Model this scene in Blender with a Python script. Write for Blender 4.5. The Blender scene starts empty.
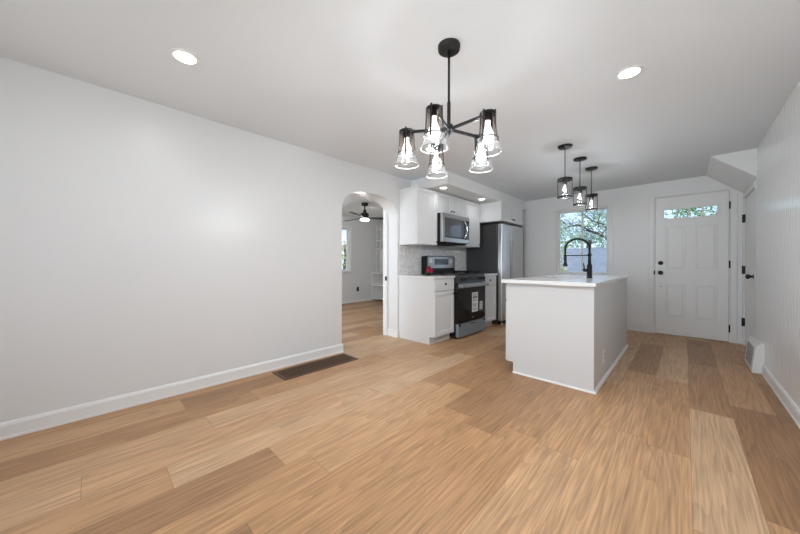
import bpy, bmesh, math, random
from mathutils import Vector, Matrix
from math import pi, sin, cos, radians

C = bpy.context.scene.collection
S = bpy.context.scene
random.seed(7)

# ---------------------------------------------------------------- camera, world, light
CAM_H = 1.0467
cam_d = bpy.data.cameras.new('camera')
cam = bpy.data.objects.new('camera', cam_d)
C.objects.link(cam)
cam_d.sensor_width = 36.0
cam_d.lens = 36.0 * 295.5 / 800.0
cam_d.shift_y = -2.6 / 800.0
cam_d.clip_start = 0.02
cam.matrix_world = (Matrix.Translation((0, 0, CAM_H)) @ Matrix.Rotation(0.7672, 4, 'Z')
                    @ Matrix.Rotation(pi / 2 - 0.0032, 4, 'X') @ Matrix.Rotation(0.0014, 4, 'Z'))
S.camera = cam

S.view_settings.view_transform = 'Standard'
S.view_settings.look = 'None'
S.view_settings.exposure = 0.13
S.view_settings.gamma = 1.0
S.view_settings.use_curve_mapping = False

W = bpy.data.worlds.new('sky')
S.world = W
W.use_nodes = True
wn = W.node_tree
bg = wn.nodes['Background']
tc = wn.nodes.new('ShaderNodeTexCoord')
sep = wn.nodes.new('ShaderNodeSeparateXYZ')
ramp = wn.nodes.new('ShaderNodeValToRGB')
nz = wn.nodes.new('ShaderNodeTexNoise')
mixc = wn.nodes.new('ShaderNodeMixRGB')
crp = wn.nodes.new('ShaderNodeValToRGB')
wn.links.new(tc.outputs['Generated'], sep.inputs[0])
wn.links.new(sep.outputs['Z'], ramp.inputs[0])
ramp.color_ramp.elements[0].position = 0.0
ramp.color_ramp.elements[0].color = (0.58, 0.76, 0.97, 1)
ramp.color_ramp.elements[1].position = 0.55
ramp.color_ramp.elements[1].color = (0.22, 0.45, 0.85, 1)
nz.inputs['Scale'].default_value = 2.6
nz.inputs['Detail'].default_value = 6
wn.links.new(tc.outputs['Generated'], nz.inputs['Vector'])
crp.color_ramp.elements[0].position = 0.54
crp.color_ramp.elements[1].position = 0.74
wn.links.new(nz.outputs['Fac'], crp.inputs[0])
wn.links.new(crp.outputs[0], mixc.inputs[0])
wn.links.new(ramp.outputs[0], mixc.inputs[1])
mixc.inputs[2].default_value = (0.95, 0.97, 1.0, 1)
wn.links.new(mixc.outputs[0], bg.inputs[0])
bg.inputs[1].default_value = 1.55

def lamp(name, kind, loc, energy, color=(1, 1, 1), target=None, size=None, size_y=None, spot=None, radius=None):
    d = bpy.data.lights.new(name, kind)
    d.energy = energy
    d.color = color
    if kind == 'AREA':
        d.shape = 'RECTANGLE' if size_y else 'DISK'
        d.size = size
        if size_y:
            d.size_y = size_y
    if radius is not None:
        d.shadow_soft_size = radius
    if spot:
        d.spot_size, d.spot_blend = spot
    o = bpy.data.objects.new(name, d)
    C.objects.link(o)
    o.location = loc
    if target is not None:
        o.rotation_euler = (Vector(target) - Vector(loc)).to_track_quat('-Z', 'Y').to_euler()
    return o

sun = lamp('sun', 'SUN', (8, -8, 8), 4.0, (1.0, 0.96, 0.90), (8 - 0.25, -8 + 0.33, 8 - 0.91))
sun.data.angle = 0.01
# daylight through the window behind the camera, plus fill added for the side room
lamp('daylight_back_window', 'AREA', (-1.05, -2.35, 1.30), 58, (0.90, 0.955, 1.0), (-1.0, 0, 1.35), 2.3, 1.5)
lamp('side_room_daylight_fill', 'AREA', (-4.1, 0.30, 1.45), 68, (0.90, 0.955, 1.0), (-5.4, 3, 1.5), 1.5, 1.3)

# ---------------------------------------------------------------- materials
def new_mat(name):
    m = bpy.data.materials.new(name)
    m.use_nodes = True
    nt = m.node_tree
    return m, nt, nt.nodes['Principled BSDF']

def pm(name, col, rough=0.5, metal=0.0, emit=None, estr=0.0, spec=0.5, bump=None, coat=0.0):
    m, nt, b = new_mat(name)
    b.inputs['Base Color'].default_value = (*col, 1)
    b.inputs['Roughness'].default_value = rough
    b.inputs['Metallic'].default_value = metal
    b.inputs['Specular IOR Level'].default_value = spec
    b.inputs['Coat Weight'].default_value = coat
    if emit:
        b.inputs['Emission Color'].default_value = (*emit, 1)
        b.inputs['Emission Strength'].default_value = estr
    if bump:
        scale, strength, stretch = bump
        t = nt.nodes.new('ShaderNodeTexCoord')
        mp = nt.nodes.new('ShaderNodeMapping')
        n = nt.nodes.new('ShaderNodeTexNoise')
        bp = nt.nodes.new('ShaderNodeBump')
        mp.inputs['Scale'].default_value = stretch
        n.inputs['Scale'].default_value = scale
        n.inputs['Detail'].default_value = 4
        bp.inputs['Strength'].default_value = strength
        bp.inputs['Distance'].default_value = 0.01
        nt.links.new(t.outputs['Object'], mp.inputs[0])
        nt.links.new(mp.outputs[0], n.inputs['Vector'])
        nt.links.new(n.outputs['Fac'], bp.inputs['Height'])
        nt.links.new(bp.outputs[0], b.inputs['Normal'])
    return m

M = {}
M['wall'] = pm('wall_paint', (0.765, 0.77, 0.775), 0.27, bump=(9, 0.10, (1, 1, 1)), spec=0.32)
M['panel_wall'] = pm('brushed_wall_paint', (0.84, 0.845, 0.845), 0.16, bump=(26, 0.30, (1, 1, 0.22)))
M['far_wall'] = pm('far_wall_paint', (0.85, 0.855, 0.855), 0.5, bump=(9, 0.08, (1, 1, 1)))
M['ceiling'] = pm('ceiling_paint', (0.80, 0.83, 0.86), 0.75, bump=(6, 0.06, (1, 1, 1)))
M['trim'] = pm('trim_paint', (0.84, 0.84, 0.83), 0.35)
M['door'] = pm('door_paint', (0.86, 0.858, 0.85), 0.4)
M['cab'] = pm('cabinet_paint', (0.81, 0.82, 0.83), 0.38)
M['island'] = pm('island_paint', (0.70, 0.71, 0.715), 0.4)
M['fan_black'] = pm('fan_matte_black', (0.012, 0.012, 0.013), 0.75)
M['rim'] = pm('glass_rim_glint', (0.30, 0.30, 0.30), 0.5)  # opaque pale ring added to show light caught on the clear glass edge
M['quartz'] = pm('white_quartz', (0.86, 0.86, 0.86), 0.12, bump=None)
M['black'] = pm('matte_black_metal', (0.012, 0.012, 0.013), 0.42, 0.3)
M['navy'] = pm('black_faucet_metal', (0.012, 0.016, 0.022), 0.35, 0.4)
M['dark'] = pm('black_enamel', (0.010, 0.010, 0.011), 0.3, spec=0.3)
M['rubber'] = pm('dark_plastic', (0.010, 0.010, 0.010), 0.7, spec=0.3)
M['steel'] = pm('stainless_steel', (0.60, 0.60, 0.60), 0.28, 0.95, bump=(30, 0.04, (1, 1, 0.02)))
M['steel_h'] = pm('brushed_steel', (0.50, 0.50, 0.50), 0.30, 0.9, bump=(30, 0.04, (1, 0.02, 1)))
M['steel_film'] = pm('film_covered_steel', (0.29, 0.34, 0.39), 0.45, 0.35)
M['fridge_side'] = pm('dark_grey_side_panel', (0.055, 0.055, 0.056), 0.38, 0.25)
M['black_glass'] = pm('black_oven_glass', (0.006, 0.006, 0.007), 0.05, spec=0.4)
M['oven_window'] = pm('tinted_oven_window', (0.014, 0.014, 0.015), 0.06, spec=0.4)
M['mw_window'] = pm('microwave_window', (0.10, 0.10, 0.105), 0.10, spec=0.9)
M['paper'] = pm('white_paper', (0.85, 0.85, 0.84), 0.6)
M['ink'] = pm('printed_ink', (0.16, 0.16, 0.17), 0.6)
M['chrome'] = pm('chrome', (0.8, 0.8, 0.8), 0.1, 1.0)
M['plastic'] = pm('white_plastic', (0.85, 0.85, 0.84), 0.35)
M['slot'] = pm('socket_slot', (0.10, 0.10, 0.10), 0.5)
M['petal'] = pm('crimson_petals', (0.42, 0.012, 0.05), 0.5)
M['stem'] = pm('green_leaf', (0.05, 0.10, 0.03), 0.5)
M['bronze'] = pm('brown_register_metal', (0.105, 0.050, 0.020), 0.5, 0.15)
M['register_pit'] = pm('dark_duct', (0.012, 0.008, 0.005), 0.8)
M['lens'] = pm('light_lens', (0.9, 0.9, 0.9), 0.4, emit=(1, 0.98, 0.95), estr=45)
M['lens_small'] = pm('small_light_lens', (0.9, 0.9, 0.9), 0.4, emit=(1, 0.98, 0.95), estr=9)
M['bulb'] = pm('lit_bulb', (0.9, 0.9, 0.9), 0.3, emit=(1.0, 0.95, 0.88), estr=2.5)
M['fan_lens'] = pm('fan_light_lens', (0.9, 0.9, 0.9), 0.4, emit=(1, 0.98, 0.95), estr=5)
M['clear_bulb'] = pm('unlit_bulb_glow', (0.7, 0.7, 0.7), 0.2, emit=(1, 0.98, 0.95), estr=0.5)  # pendant bulb is unlit; slight glow added to go with its fill lamp
M['display'] = pm('oven_display', (0.03, 0.035, 0.04), 0.1)
M['sink'] = pm('sink_steel', (0.35, 0.35, 0.36), 0.3, 0.8)
M['bark'] = pm('bark', (0.07, 0.055, 0.045), 0.9, bump=(20, 0.5, (1, 1, 0.3)))
M['ground'] = pm('lawn_ground', (0.14, 0.20, 0.07), 0.95, bump=(8, 0.4, (1, 1, 1)))
M['siding'] = pm('garage_siding', (0.42, 0.45, 0.48), 0.7)

def foliage_mat(name, c1, c2, c3):
    m, nt, b = new_mat(name)
    g = nt.nodes.new('ShaderNodeNewGeometry')
    n = nt.nodes.new('ShaderNodeTexWhiteNoise')
    n.noise_dimensions = '1D'
    r = nt.nodes.new('ShaderNodeValToRGB')
    nt.links.new(g.outputs['Random Per Island'], r.inputs[0])
    r.color_ramp.elements[0].color = (*c1, 1)
    r.color_ramp.elements[1].color = (*c3, 1)
    e = r.color_ramp.elements.new(0.5)
    e.color = (*c2, 1)
    nt.nodes.remove(n)
    nt.links.new(r.outputs[0], b.inputs['Base Color'])
    b.inputs['Roughness'].default_value = 0.5
    b.inputs['Transmission Weight'].default_value = 0.0
    b.inputs['Subsurface Weight'].default_value = 0.0
    tr = nt.nodes.new('ShaderNodeBsdfTranslucent')
    mx = nt.nodes.new('ShaderNodeMixShader')
    mx.inputs[0].default_value = 0.45
    nt.links.new(r.outputs[0], tr.inputs[0])
    nt.links.new(b.outputs[0], mx.inputs[1])
    nt.links.new(tr.outputs[0], mx.inputs[2])
    nt.links.new(mx.outputs[0], nt.nodes['Material Output'].inputs[0])
    return m
M['leaf_pale'] = foliage_mat('pale_leaves', (0.22, 0.33, 0.22), (0.40, 0.52, 0.30), (0.62, 0.70, 0.38))
M['leaf_grey'] = foliage_mat('grey_green_leaves', (0.26, 0.36, 0.32), (0.46, 0.56, 0.52), (0.70, 0.78, 0.70))
M['leaf_green'] = foliage_mat('green_leaves', (0.04, 0.12, 0.03), (0.20, 0.38, 0.08), (0.55, 0.65, 0.30))
M['leaf_yellow'] = foliage_mat('yellow_leaves', (0.40, 0.42, 0.16), (0.62, 0.58, 0.26), (0.75, 0.72, 0.50))

def glass_mat(name, tint=(1, 1, 1), refl=1.0, rough=0.02):
    m = bpy.data.materials.new(name)
    m.use_nodes = True
    nt = m.node_tree
    nt.nodes.remove(nt.nodes['Principled BSDF'])
    t = nt.nodes.new('ShaderNodeBsdfTransparent')
    t.inputs[0].default_value = (*tint, 1)
    g = nt.nodes.new('ShaderNodeBsdfGlossy')
    g.inputs['Roughness'].default_value = rough
    f = nt.nodes.new('ShaderNodeFresnel')
    f.inputs[0].default_value = 1.45
    mx = nt.nodes.new('ShaderNodeMixShader')
    k = nt.nodes.new('ShaderNodeMath')
    k.operation = 'MULTIPLY'
    k.inputs[1].default_value = refl
    nt.links.new(f.outputs[0], k.inputs[0])
    nt.links.new(k.outputs[0], mx.inputs[0])
    nt.links.new(t.outputs[0], mx.inputs[1])
    nt.links.new(g.outputs[0], mx.inputs[2])
    nt.links.new(mx.outputs[0], nt.nodes['Material Output'].inputs[0])
    return m, nt, t, g, mx
M['glass'] = glass_mat('window_glass')[0]
M['lantern_glass'] = glass_mat('clear_lantern_glass', (0.985, 0.985, 0.985), 0.35)[0]

# smoked glass shades: dark grey-brown tint at the neck fading to clear at the mouth, where faint white translucency is added for glow
m, nt, t, g, mx = glass_mat('ombre_shade_glass', (1, 1, 1), 0.15)
tcn = nt.nodes.new('ShaderNodeTexCoord')
sp = nt.nodes.new('ShaderNodeSeparateXYZ')
rp = nt.nodes.new('ShaderNodeValToRGB')
nt.links.new(tcn.outputs['Generated'], sp.inputs[0])
nt.links.new(sp.outputs['Z'], rp.inputs[0])
rp.color_ramp.elements[0].position = 0.25
rp.color_ramp.elements[0].color = (0.98, 0.98, 0.98, 1)
rp.color_ramp.elements[1].position = 1.0
rp.color_ramp.elements[1].color = (0.38, 0.33, 0.31, 1)
e = rp.color_ramp.elements.new(0.62)
e.color = (0.86, 0.80, 0.76, 1)
nt.links.new(rp.outputs[0], t.inputs[0])
tl = nt.nodes.new('ShaderNodeBsdfTranslucent')
tl.inputs[0].default_value = (0.9, 0.9, 0.9, 1)
m2 = nt.nodes.new('ShaderNodeMixShader')
fr_ = nt.nodes.new('ShaderNodeMapRange')
fr_.inputs['From Min'].default_value = 0.0; fr_.inputs['From Max'].default_value = 0.42
fr_.inputs['To Min'].default_value = 0.010; fr_.inputs['To Max'].default_value = 0.0
nt.links.new(sp.outputs['Z'], fr_.inputs['Value'])
nt.links.new(fr_.outputs[0], m2.inputs[0])
g.inputs['Roughness'].default_value = 0.06
nt.links.new(mx.outputs[0], m2.inputs[1])
nt.links.new(tl.outputs[0], m2.inputs[2])
nt.links.new(m2.outputs[0], nt.nodes['Material Output'].inputs[0])
M['ombre'] = m

# oak plank floor (planks run along Y)
SEED = 192  # picked so dark planks stand in for shade along the edges and hall
def floor_mat():
    m, nt, b = new_mat('oak_planks')
    N, L = nt.nodes, nt.links
    def math_(op, a, bb=None, c=None):
        n = N.new('ShaderNodeMath')
        n.operation = op
        for i, v in enumerate((a, bb, c)):
            if v is None:
                continue
            if isinstance(v, (int, float)):
                n.inputs[i].default_value = v
            else:
                L.new(v, n.inputs[i])
        return n.outputs[0]
    g = N.new('ShaderNodeNewGeometry')
    s = N.new('ShaderNodeSeparateXYZ')
    L.new(g.outputs['Position'], s.inputs[0])
    x, y = s.outputs[0], s.outputs[1]
    PW, PL = 0.216, 1.36
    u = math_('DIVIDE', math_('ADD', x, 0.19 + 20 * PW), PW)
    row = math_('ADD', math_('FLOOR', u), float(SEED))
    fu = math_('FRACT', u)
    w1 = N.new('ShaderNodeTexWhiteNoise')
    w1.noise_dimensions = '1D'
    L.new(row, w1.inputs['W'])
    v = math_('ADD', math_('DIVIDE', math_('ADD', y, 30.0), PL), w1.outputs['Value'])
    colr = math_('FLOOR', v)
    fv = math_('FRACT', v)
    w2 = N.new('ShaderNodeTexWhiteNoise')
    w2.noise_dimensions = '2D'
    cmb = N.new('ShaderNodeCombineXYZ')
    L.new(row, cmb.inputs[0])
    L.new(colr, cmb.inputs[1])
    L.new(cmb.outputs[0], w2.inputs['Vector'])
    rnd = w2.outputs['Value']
    # grain coordinates, shifted per plank
    gx = math_('ADD', math_('MULTIPLY', x, 1.0), math_('MULTIPLY', rnd, 37.0))
    gy = math_('ADD', y, math_('MULTIPLY', rnd, 91.0))
    c2 = N.new('ShaderNodeCombineXYZ')
    L.new(gx, c2.inputs[0]); L.new(math_('MULTIPLY', gy, 0.10), c2.inputs[1])
    n1 = N.new('ShaderNodeTexNoise')          # broad streaks
    n1.inputs['Scale'].default_value = 14; n1.inputs['Detail'].default_value = 5; n1.inputs['Roughness'].default_value = 0.6
    n1.inputs['Distortion'].default_value = 0.6
    L.new(c2.outputs[0], n1.inputs['Vector'])
    c3 = N.new('ShaderNodeCombineXYZ')
    L.new(gx, c3.inputs[0]); L.new(math_('MULTIPLY', gy, 0.035), c3.inputs[1])
    n2 = N.new('ShaderNodeTexNoise')          # fine pores
    n2.inputs['Scale'].default_value = 95; n2.inputs['Detail'].default_value = 3
    L.new(c3.outputs[0], n2.inputs['Vector'])
    c4 = N.new('ShaderNodeCombineXYZ')
    L.new(gx, c4.inputs[0]); L.new(math_('MULTIPLY', gy, 0.075), c4.inputs[1])
    n3 = N.new('ShaderNodeTexNoise')          # cathedral figure: contour lines of a stretched noise
    n3.inputs['Scale'].default_value = 4.2; n3.inputs['Detail'].default_value = 2.0; n3.inputs['Roughness'].default_value = 0.45
    L.new(c4.outputs[0], n3.inputs['Vector'])
    fig = math_('POWER', math_('FRACT', math_('MULTIPLY', n3.outputs['Fac'], 26.0)), 2.0)
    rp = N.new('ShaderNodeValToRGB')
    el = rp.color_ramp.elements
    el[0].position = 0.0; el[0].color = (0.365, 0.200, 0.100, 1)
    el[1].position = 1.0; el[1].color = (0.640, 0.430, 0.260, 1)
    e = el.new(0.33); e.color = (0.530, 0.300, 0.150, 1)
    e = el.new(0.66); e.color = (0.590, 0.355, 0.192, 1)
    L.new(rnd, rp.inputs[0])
    def mult(col, fac, lo, hi):
        mr = N.new('ShaderNodeMapRange')
        mr.inputs['From Min'].default_value = lo[0]; mr.inputs['From Max'].default_value = lo[1]
        mr.inputs['To Min'].default_value = hi[0]; mr.inputs['To Max'].default_value = hi[1]
        L.new(fac, mr.inputs['Value'])
        mm = N.new('ShaderNodeVectorMath'); mm.operation = 'SCALE'
        L.new(col, mm.inputs[0]); L.new(mr.outputs[0], mm.inputs['Scale'])
        return mm.outputs[0]
    c = mult(rp.outputs[0], n1.outputs['Fac'], (0.3, 0.7), (0.92, 1.07))
    c = mult(c, fig, (0, 1), (1.05, 0.86))
    c = mult(c, n2.outputs['Fac'], (0.34, 0.66), (0.74, 1.10))
    # seams
    ex = math_('MULTIPLY', math_('MINIMUM', fu, math_('SUBTRACT', 1.0, fu)), PW)
    ey = math_('MULTIPLY', math_('MINIMUM', fv, math_('SUBTRACT', 1.0, fv)), PL)
    ed = math_('MINIMUM', ex, ey)
    c = mult(c, ed, (0.0004, 0.0022), (0.60, 1.0))
    L.new(c, b.inputs['Base Color'])
    b.inputs['Roughness'].default_value = 0.42
    b.inputs['Specular IOR Level'].default_value = 0.35
    bp = N.new('ShaderNodeBump'); bp.inputs['Strength'].default_value = 0.12; bp.inputs['Distance'].default_value = 0.002
    L.new(n2.outputs['Fac'], bp.inputs['Height']); L.new(bp.outputs[0], b.inputs['Normal'])
    return m
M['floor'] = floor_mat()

def tile_mat():
    m, nt, b = new_mat('marble_mosaic')
    N, L = nt.nodes, nt.links
    g = N.new('ShaderNodeNewGeometry')
    s = N.new('ShaderNodeSeparateXYZ'); L.new(g.outputs['Position'], s.inputs[0])
    c = N.new('ShaderNodeCombineXYZ'); L.new(s.outputs[1], c.inputs[0]); L.new(s.outputs[2], c.inputs[1])
    br = N.new('ShaderNodeTexBrick')
    br.inputs['Scale'].default_value = 1.0
    br.inputs['Brick Width'].default_value = 0.05; br.inputs['Row Height'].default_value = 0.025
    br.inputs['Mortar Size'].default_value = 0.0016
    br.inputs['Color1'].default_value = (0.70, 0.70, 0.70, 1); br.inputs['Color2'].default_value = (0.92, 0.92, 0.91, 1)
    br.inputs['Mortar'].default_value = (0.80, 0.80, 0.79, 1)
    L.new(c.outputs[0], br.inputs['Vector'])
    n = N.new('ShaderNodeTexNoise'); n.inputs['Scale'].default_value = 30; n.inputs['Detail'].default_value = 6
    L.new(c.outputs[0], n.inputs['Vector'])
    mx = N.new('ShaderNodeMixRGB'); mx.blend_type = 'OVERLAY'; mx.inputs[0].default_value = 0.35
    L.new(br.outputs['Color'], mx.inputs[1]); L.new(n.outputs['Fac'], mx.inputs[2])
    L.new(mx.outputs[0], b.inputs['Base Color'])
    b.inputs['Roughness'].default_value = 0.25
    return m
M['tile'] = tile_mat()

def shingle_mat():
    m, nt, b = new_mat('grey_shingles')
    N, L = nt.nodes, nt.links
    t = N.new('ShaderNodeTexCoord')
    br = N.new('ShaderNodeTexBrick')
    br.inputs['Scale'].default_value = 1.0
    br.inputs['Brick Width'].default_value = 0.3; br.inputs['Row Height'].default_value = 0.13
    br.inputs['Mortar Size'].default_value = 0.012
    br.inputs['Color1'].default_value = (0.165, 0.185, 0.215, 1); br.inputs['Color2'].default_value = (0.205, 0.23, 0.265, 1)
    br.inputs['Mortar'].default_value = (0.16, 0.18, 0.21, 1)
    L.new(t.outputs['Object'], br.inputs['Vector'])
    L.new(br.outputs['Color'], b.inputs['Base Color'])
    b.inputs['Roughness'].default_value = 0.9
    return m
M['shingle'] = shingle_mat()

# ---------------------------------------------------------------- mesh helpers
OFF = {}          # object name -> world location of its root (all geometry is written in world coordinates)

class MB:
    def __init__(s):
        s.bm = bmesh.new()
    def _merge(s, b2, mtx=None, smooth=False):
        if mtx is not None:
            bmesh.ops.transform(b2, matrix=mtx, verts=b2.verts)
        for f in b2.faces:
            f.smooth = smooth
        me = bpy.data.meshes.new('tmp')
        b2.to_mesh(me)
        b2.free()
        s.bm.from_mesh(me)
        bpy.data.meshes.remove(me)
        return s
    def box(s, a, b, bev=0.0, seg=2, mtx=None):
        b2 = bmesh.new()
        bmesh.ops.create_cube(b2, size=1)
        sc = [abs(b[i] - a[i]) for i in range(3)]
        ce = [(a[i] + b[i]) / 2 for i in range(3)]
        bmesh.ops.scale(b2, vec=sc, verts=b2.verts)
        if bev > 0:
            bmesh.ops.bevel(b2, geom=b2.edges[:], offset=min(bev, min(sc) * 0.45), segments=seg, affect='EDGES', profile=0.5)
        bmesh.ops.translate(b2, vec=ce, verts=b2.verts)
        return s._merge(b2, mtx)
    def lathe(s, prof, c=(0, 0, 0), axis='Z', n=24, cap=True, smooth=True, mtx=None):
        """prof: list of (radius, height along axis)"""
        b2 = bmesh.new()
        rings = []
        for r, h in prof:
            rings.append([b2.verts.new((r * cos(2 * pi * i / n), r * sin(2 * pi * i / n), h)) for i in range(n)])
        for k in range(len(rings) - 1):
            for i in range(n):
                b2.faces.new((rings[k][i], rings[k][(i + 1) % n], rings[k + 1][(i + 1) % n], rings[k + 1][i]))
        if cap:
            b2.faces.new(rings[0][::-1])
            b2.faces.new(rings[-1])
        bmesh.ops.recalc_face_normals(b2, faces=b2.faces)
        R = {'Z': Matrix.Identity(4), 'X': Matrix.Rotation(pi / 2, 4, 'Y'), 'Y': Matrix.Rotation(-pi / 2, 4, 'X')}[axis]
        t = Matrix.Translation(c) @ R
        if mtx is not None:
            t = mtx @ t
        s._merge(b2, t, smooth)
        return s
    def cyl(s, p0, p1, r, r2=None, n=20, smooth=True):
        p0, p1 = Vector(p0), Vector(p1)
        d = p1 - p0
        q = d.to_track_quat('Z', 'Y').to_matrix().to_4x4()
        return s.lathe([(r, 0), (r if r2 is None else r2, d.length)], n=n, smooth=smooth, mtx=Matrix.Translation(p0) @ q)
    def tube(s, pts, r, n=10, closed=False):
        pts = [Vector(p) for p in pts]
        b2 = bmesh.new()
        rings = []
        up = None
        N = len(pts)
        for i, p in enumerate(pts):
            a = pts[(i - 1) % N] if (closed or i > 0) else p
            b = pts[(i + 1) % N] if (closed or i < N - 1) else p
            d = (b - a).normalized()
            if up is None:
                up = Vector((0, 0, 1)) if abs(d.z) < 0.9 else Vector((1, 0, 0))
            u = (up - d * up.dot(d))
            if u.length < 1e-5:
                u = d.orthogonal()
            u.normalize()
            w = d.cross(u)
            up = u
            rr = r(i / max(1, N - 1)) if callable(r) else r
            rings.append([b2.verts.new(p + (u * cos(2 * pi * k / n) + w * sin(2 * pi * k / n)) * rr) for k in range(n)])
        for i in range(N if closed else N - 1):
            A, B = rings[i], rings[(i + 1) % N]
            for k in range(n):
                b2.faces.new((A[k], A[(k + 1) % n], B[(k + 1) % n], B[k]))
        if not closed:
            b2.faces.new(rings[0][::-1])
            b2.faces.new(rings[-1])
        bmesh.ops.recalc_face_normals(b2, faces=b2.faces)
        return s._merge(b2, None, True)
    def sphere(s, c, r, sc=(1, 1, 1), u=16, v=10):
        b2 = bmesh.new()
        bmesh.ops.create_uvsphere(b2, u_segments=u, v_segments=v, radius=r)
        bmesh.ops.scale(b2, vec=sc, verts=b2.verts)
        bmesh.ops.translate(b2, vec=c, verts=b2.verts)
        return s._merge(b2, None, True)
    def prism(s, poly, axis, a, b):
        """poly in the two remaining axes (in XYZ order), extruded from a to b along axis"""
        i = 'XYZ'.index(axis)
        def P(p, h):
            q = list(p)
            q.insert(i, h)
            return q
        b2 = bmesh.new()
        A = [b2.verts.new(P(p, a)) for p in poly]
        B = [b2.verts.new(P(p, b)) for p in poly]
        b2.faces.new(A)
        b2.faces.new(B[::-1])
        n = len(poly)
        for k in range(n):
            b2.faces.new((A[k], B[k], B[(k + 1) % n], A[(k + 1) % n]))
        bmesh.ops.recalc_face_normals(b2, faces=b2.faces)
        return s._merge(b2)
    def quad(s, pts):
        s.bm.faces.new([s.bm.verts.new(p) for p in pts])
        return s
    def build(s, name, mat, parent=None, solid=0.0):
        me = bpy.data.meshes.new(name)
        off = OFF[parent.name] if parent else None
        if off is None:
            xs = [v.co for v in s.bm.verts]
            off = Vector(((min(v.x for v in xs) + max(v.x for v in xs)) / 2, (min(v.y for v in xs) + max(v.y for v in xs)) / 2, min(v.z for v in xs)))
        bmesh.ops.translate(s.bm, vec=-off, verts=s.bm.verts)
        s.bm.to_mesh(me)
        s.bm.free()
        me.materials.append(mat)
        o = bpy.data.objects.new(name, me)
        C.objects.link(o)
        if parent:
            o.parent = parent
        else:
            o.location = off
        OFF[o.name] = off
        if solid:
            md = o.modifiers.new('solid', 'SOLIDIFY')
            md.thickness = solid
            md.offset = 0
        return o

def tag(o, label, cat, group=None, kind=None):
    o['label'] = label
    o['category'] = cat
    if group:
        o['group'] = group
    if kind:
        o['kind'] = kind
    return o

def thing(name, label, cat, loc, group=None):
    o = bpy.data.objects.new(name, None)
    C.objects.link(o)
    o.location = loc
    OFF[o.name] = Vector(loc)
    return tag(o, label, cat, group)

def struct(name, mb, mat, label=None, parent=None, cat=None):
    o = mb.build(name, mat, parent)
    if parent is None:
        o['kind'] = 'structure'
        o['label'] = label
        o['category'] = cat or name.split('_')[0]
    return o

def kids(o):
    return [c for c in C.objects if c.parent == o]

def dup(root, delta, label, group=None):
    r = root.copy()
    C.objects.link(r)
    r.location = Vector(root.location) + Vector(delta)
    r['label'] = label
    if group:
        r['group'] = group
    for ch in kids(root):
        c = ch.copy(); C.objects.link(c); c.parent = r
        for g in kids(ch):
            d = g.copy(); C.objects.link(d); d.parent = c
    return r

# ---------------------------------------------------------------- room dimensions
XL, XR, D, H = -2.913, 0.544, 5.883, 2.267
YB = -2.0           # wall behind the camera
XF = -6.379         # far wall of the side room
WT = 0.235          # thickness of the wall with the arch
YS0, YS1 = 0.55, 5.95

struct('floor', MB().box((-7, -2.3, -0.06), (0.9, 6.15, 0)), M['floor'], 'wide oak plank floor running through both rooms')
struct('ceiling', MB().box((-7, -2.3, H), (0.9, 6.15, H + 0.08)), M['ceiling'], 'flat white painted ceiling over the rooms')

# left wall with arched opening
A0, A1 = 2.032, 2.972
ac, ah = (A0 + A1) / 2, (A1 - A0) / 2
arch = []
for i in range(41):
    th = pi - pi * i / 40
    ct, st = cos(th), sin(th)
    e = 2.0 / 2.6
    arch.append((ac + ah * math.copysign(abs(ct) ** e, ct), 1.652 + 0.298 * abs(st) ** e))
poly = [(-2.1, 0), (A0, 0)] + arch + [(A1, 0), (6.1, 0), (6.1, H), (-2.1, H)]
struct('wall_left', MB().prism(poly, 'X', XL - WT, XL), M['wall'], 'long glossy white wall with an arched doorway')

# far wall: window hole and door hole
WX0, WX1, WZ0, WZ1 = -1.69, -0.905, 0.86, 2.0
DX0, DX1, DZ = -0.335, 0.433, 2.04
w = MB()
y0, y1 = D, D + 0.16
for a, b in [((XL - WT, y0, 0), (WX0, y1, H)), ((WX0, y0, 0), (WX1, y1, WZ0)), ((WX0, y0, WZ1), (WX1, y1, H)),
             ((WX1, y0, 0), (DX0, y1, H)), ((DX0, y0, DZ), (DX1, y1, H)), ((DX1, y0, 0), (0.8, y1, H))]:
    w.box(a, b)
struct('wall_far', w, M['far_wall'], 'pale grey-white end wall with window and front door')

# right wall: brushed panel wall, then the stretch with the closet door
struct('wall_right', MB().box((XR, YB - 0.1, 0), (XR + 0.15, 4.9, H)), M['panel_wall'], 'brushed textured white wall along the right side')
w = MB()
SY0, SY1, SZ = 5.02, 5.80, 1.885
XD = 0.552
for a, b in [((XD, 4.9, 0), (XD + 0.13, SY0, H)), ((XD, SY1, 0), (XD + 0.13, D, H)), ((XD, SY0, SZ), (XD + 0.13, SY1, H))]:
    w.box(a, b)
struct('wall_right_end', w, M['far_wall'], 'short white wall around the closet door')
# stair bulkhead: sloped underside along the right wall
struct('trim_bulkhead', MB().prism([(0.205, H), (XD, H), (XD, 1.962)], 'Y', 4.865, D), M['far_wall'],
       'sloped white bulkhead under the stairs above the closet door', cat='bulkhead')
# kitchen soffit
struct('trim_soffit', MB().box((XL, 3.25, 2.104), (-2.26, D, H)), M['far_wall'], 'boxed white soffit above the upper cabinets', cat='soffit')

# wall behind the camera with a wide window
w = MB()
bx0, bx1, bz0, bz1 = -2.2, 0.1, 0.7, 2.05
for a, b in [((XL - WT, YB - 0.14, 0), (bx0, YB, H)), ((bx1, YB - 0.14, 0), (0.7, YB, H)), ((bx0, YB - 0.14, 0), (bx1, YB, bz0)), ((bx0, YB - 0.14, bz1), (bx1, YB, H))]:
    w.box(a, b)
struct('wall_back', w, M['wall'], 'white wall behind the viewer with a wide window')

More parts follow.
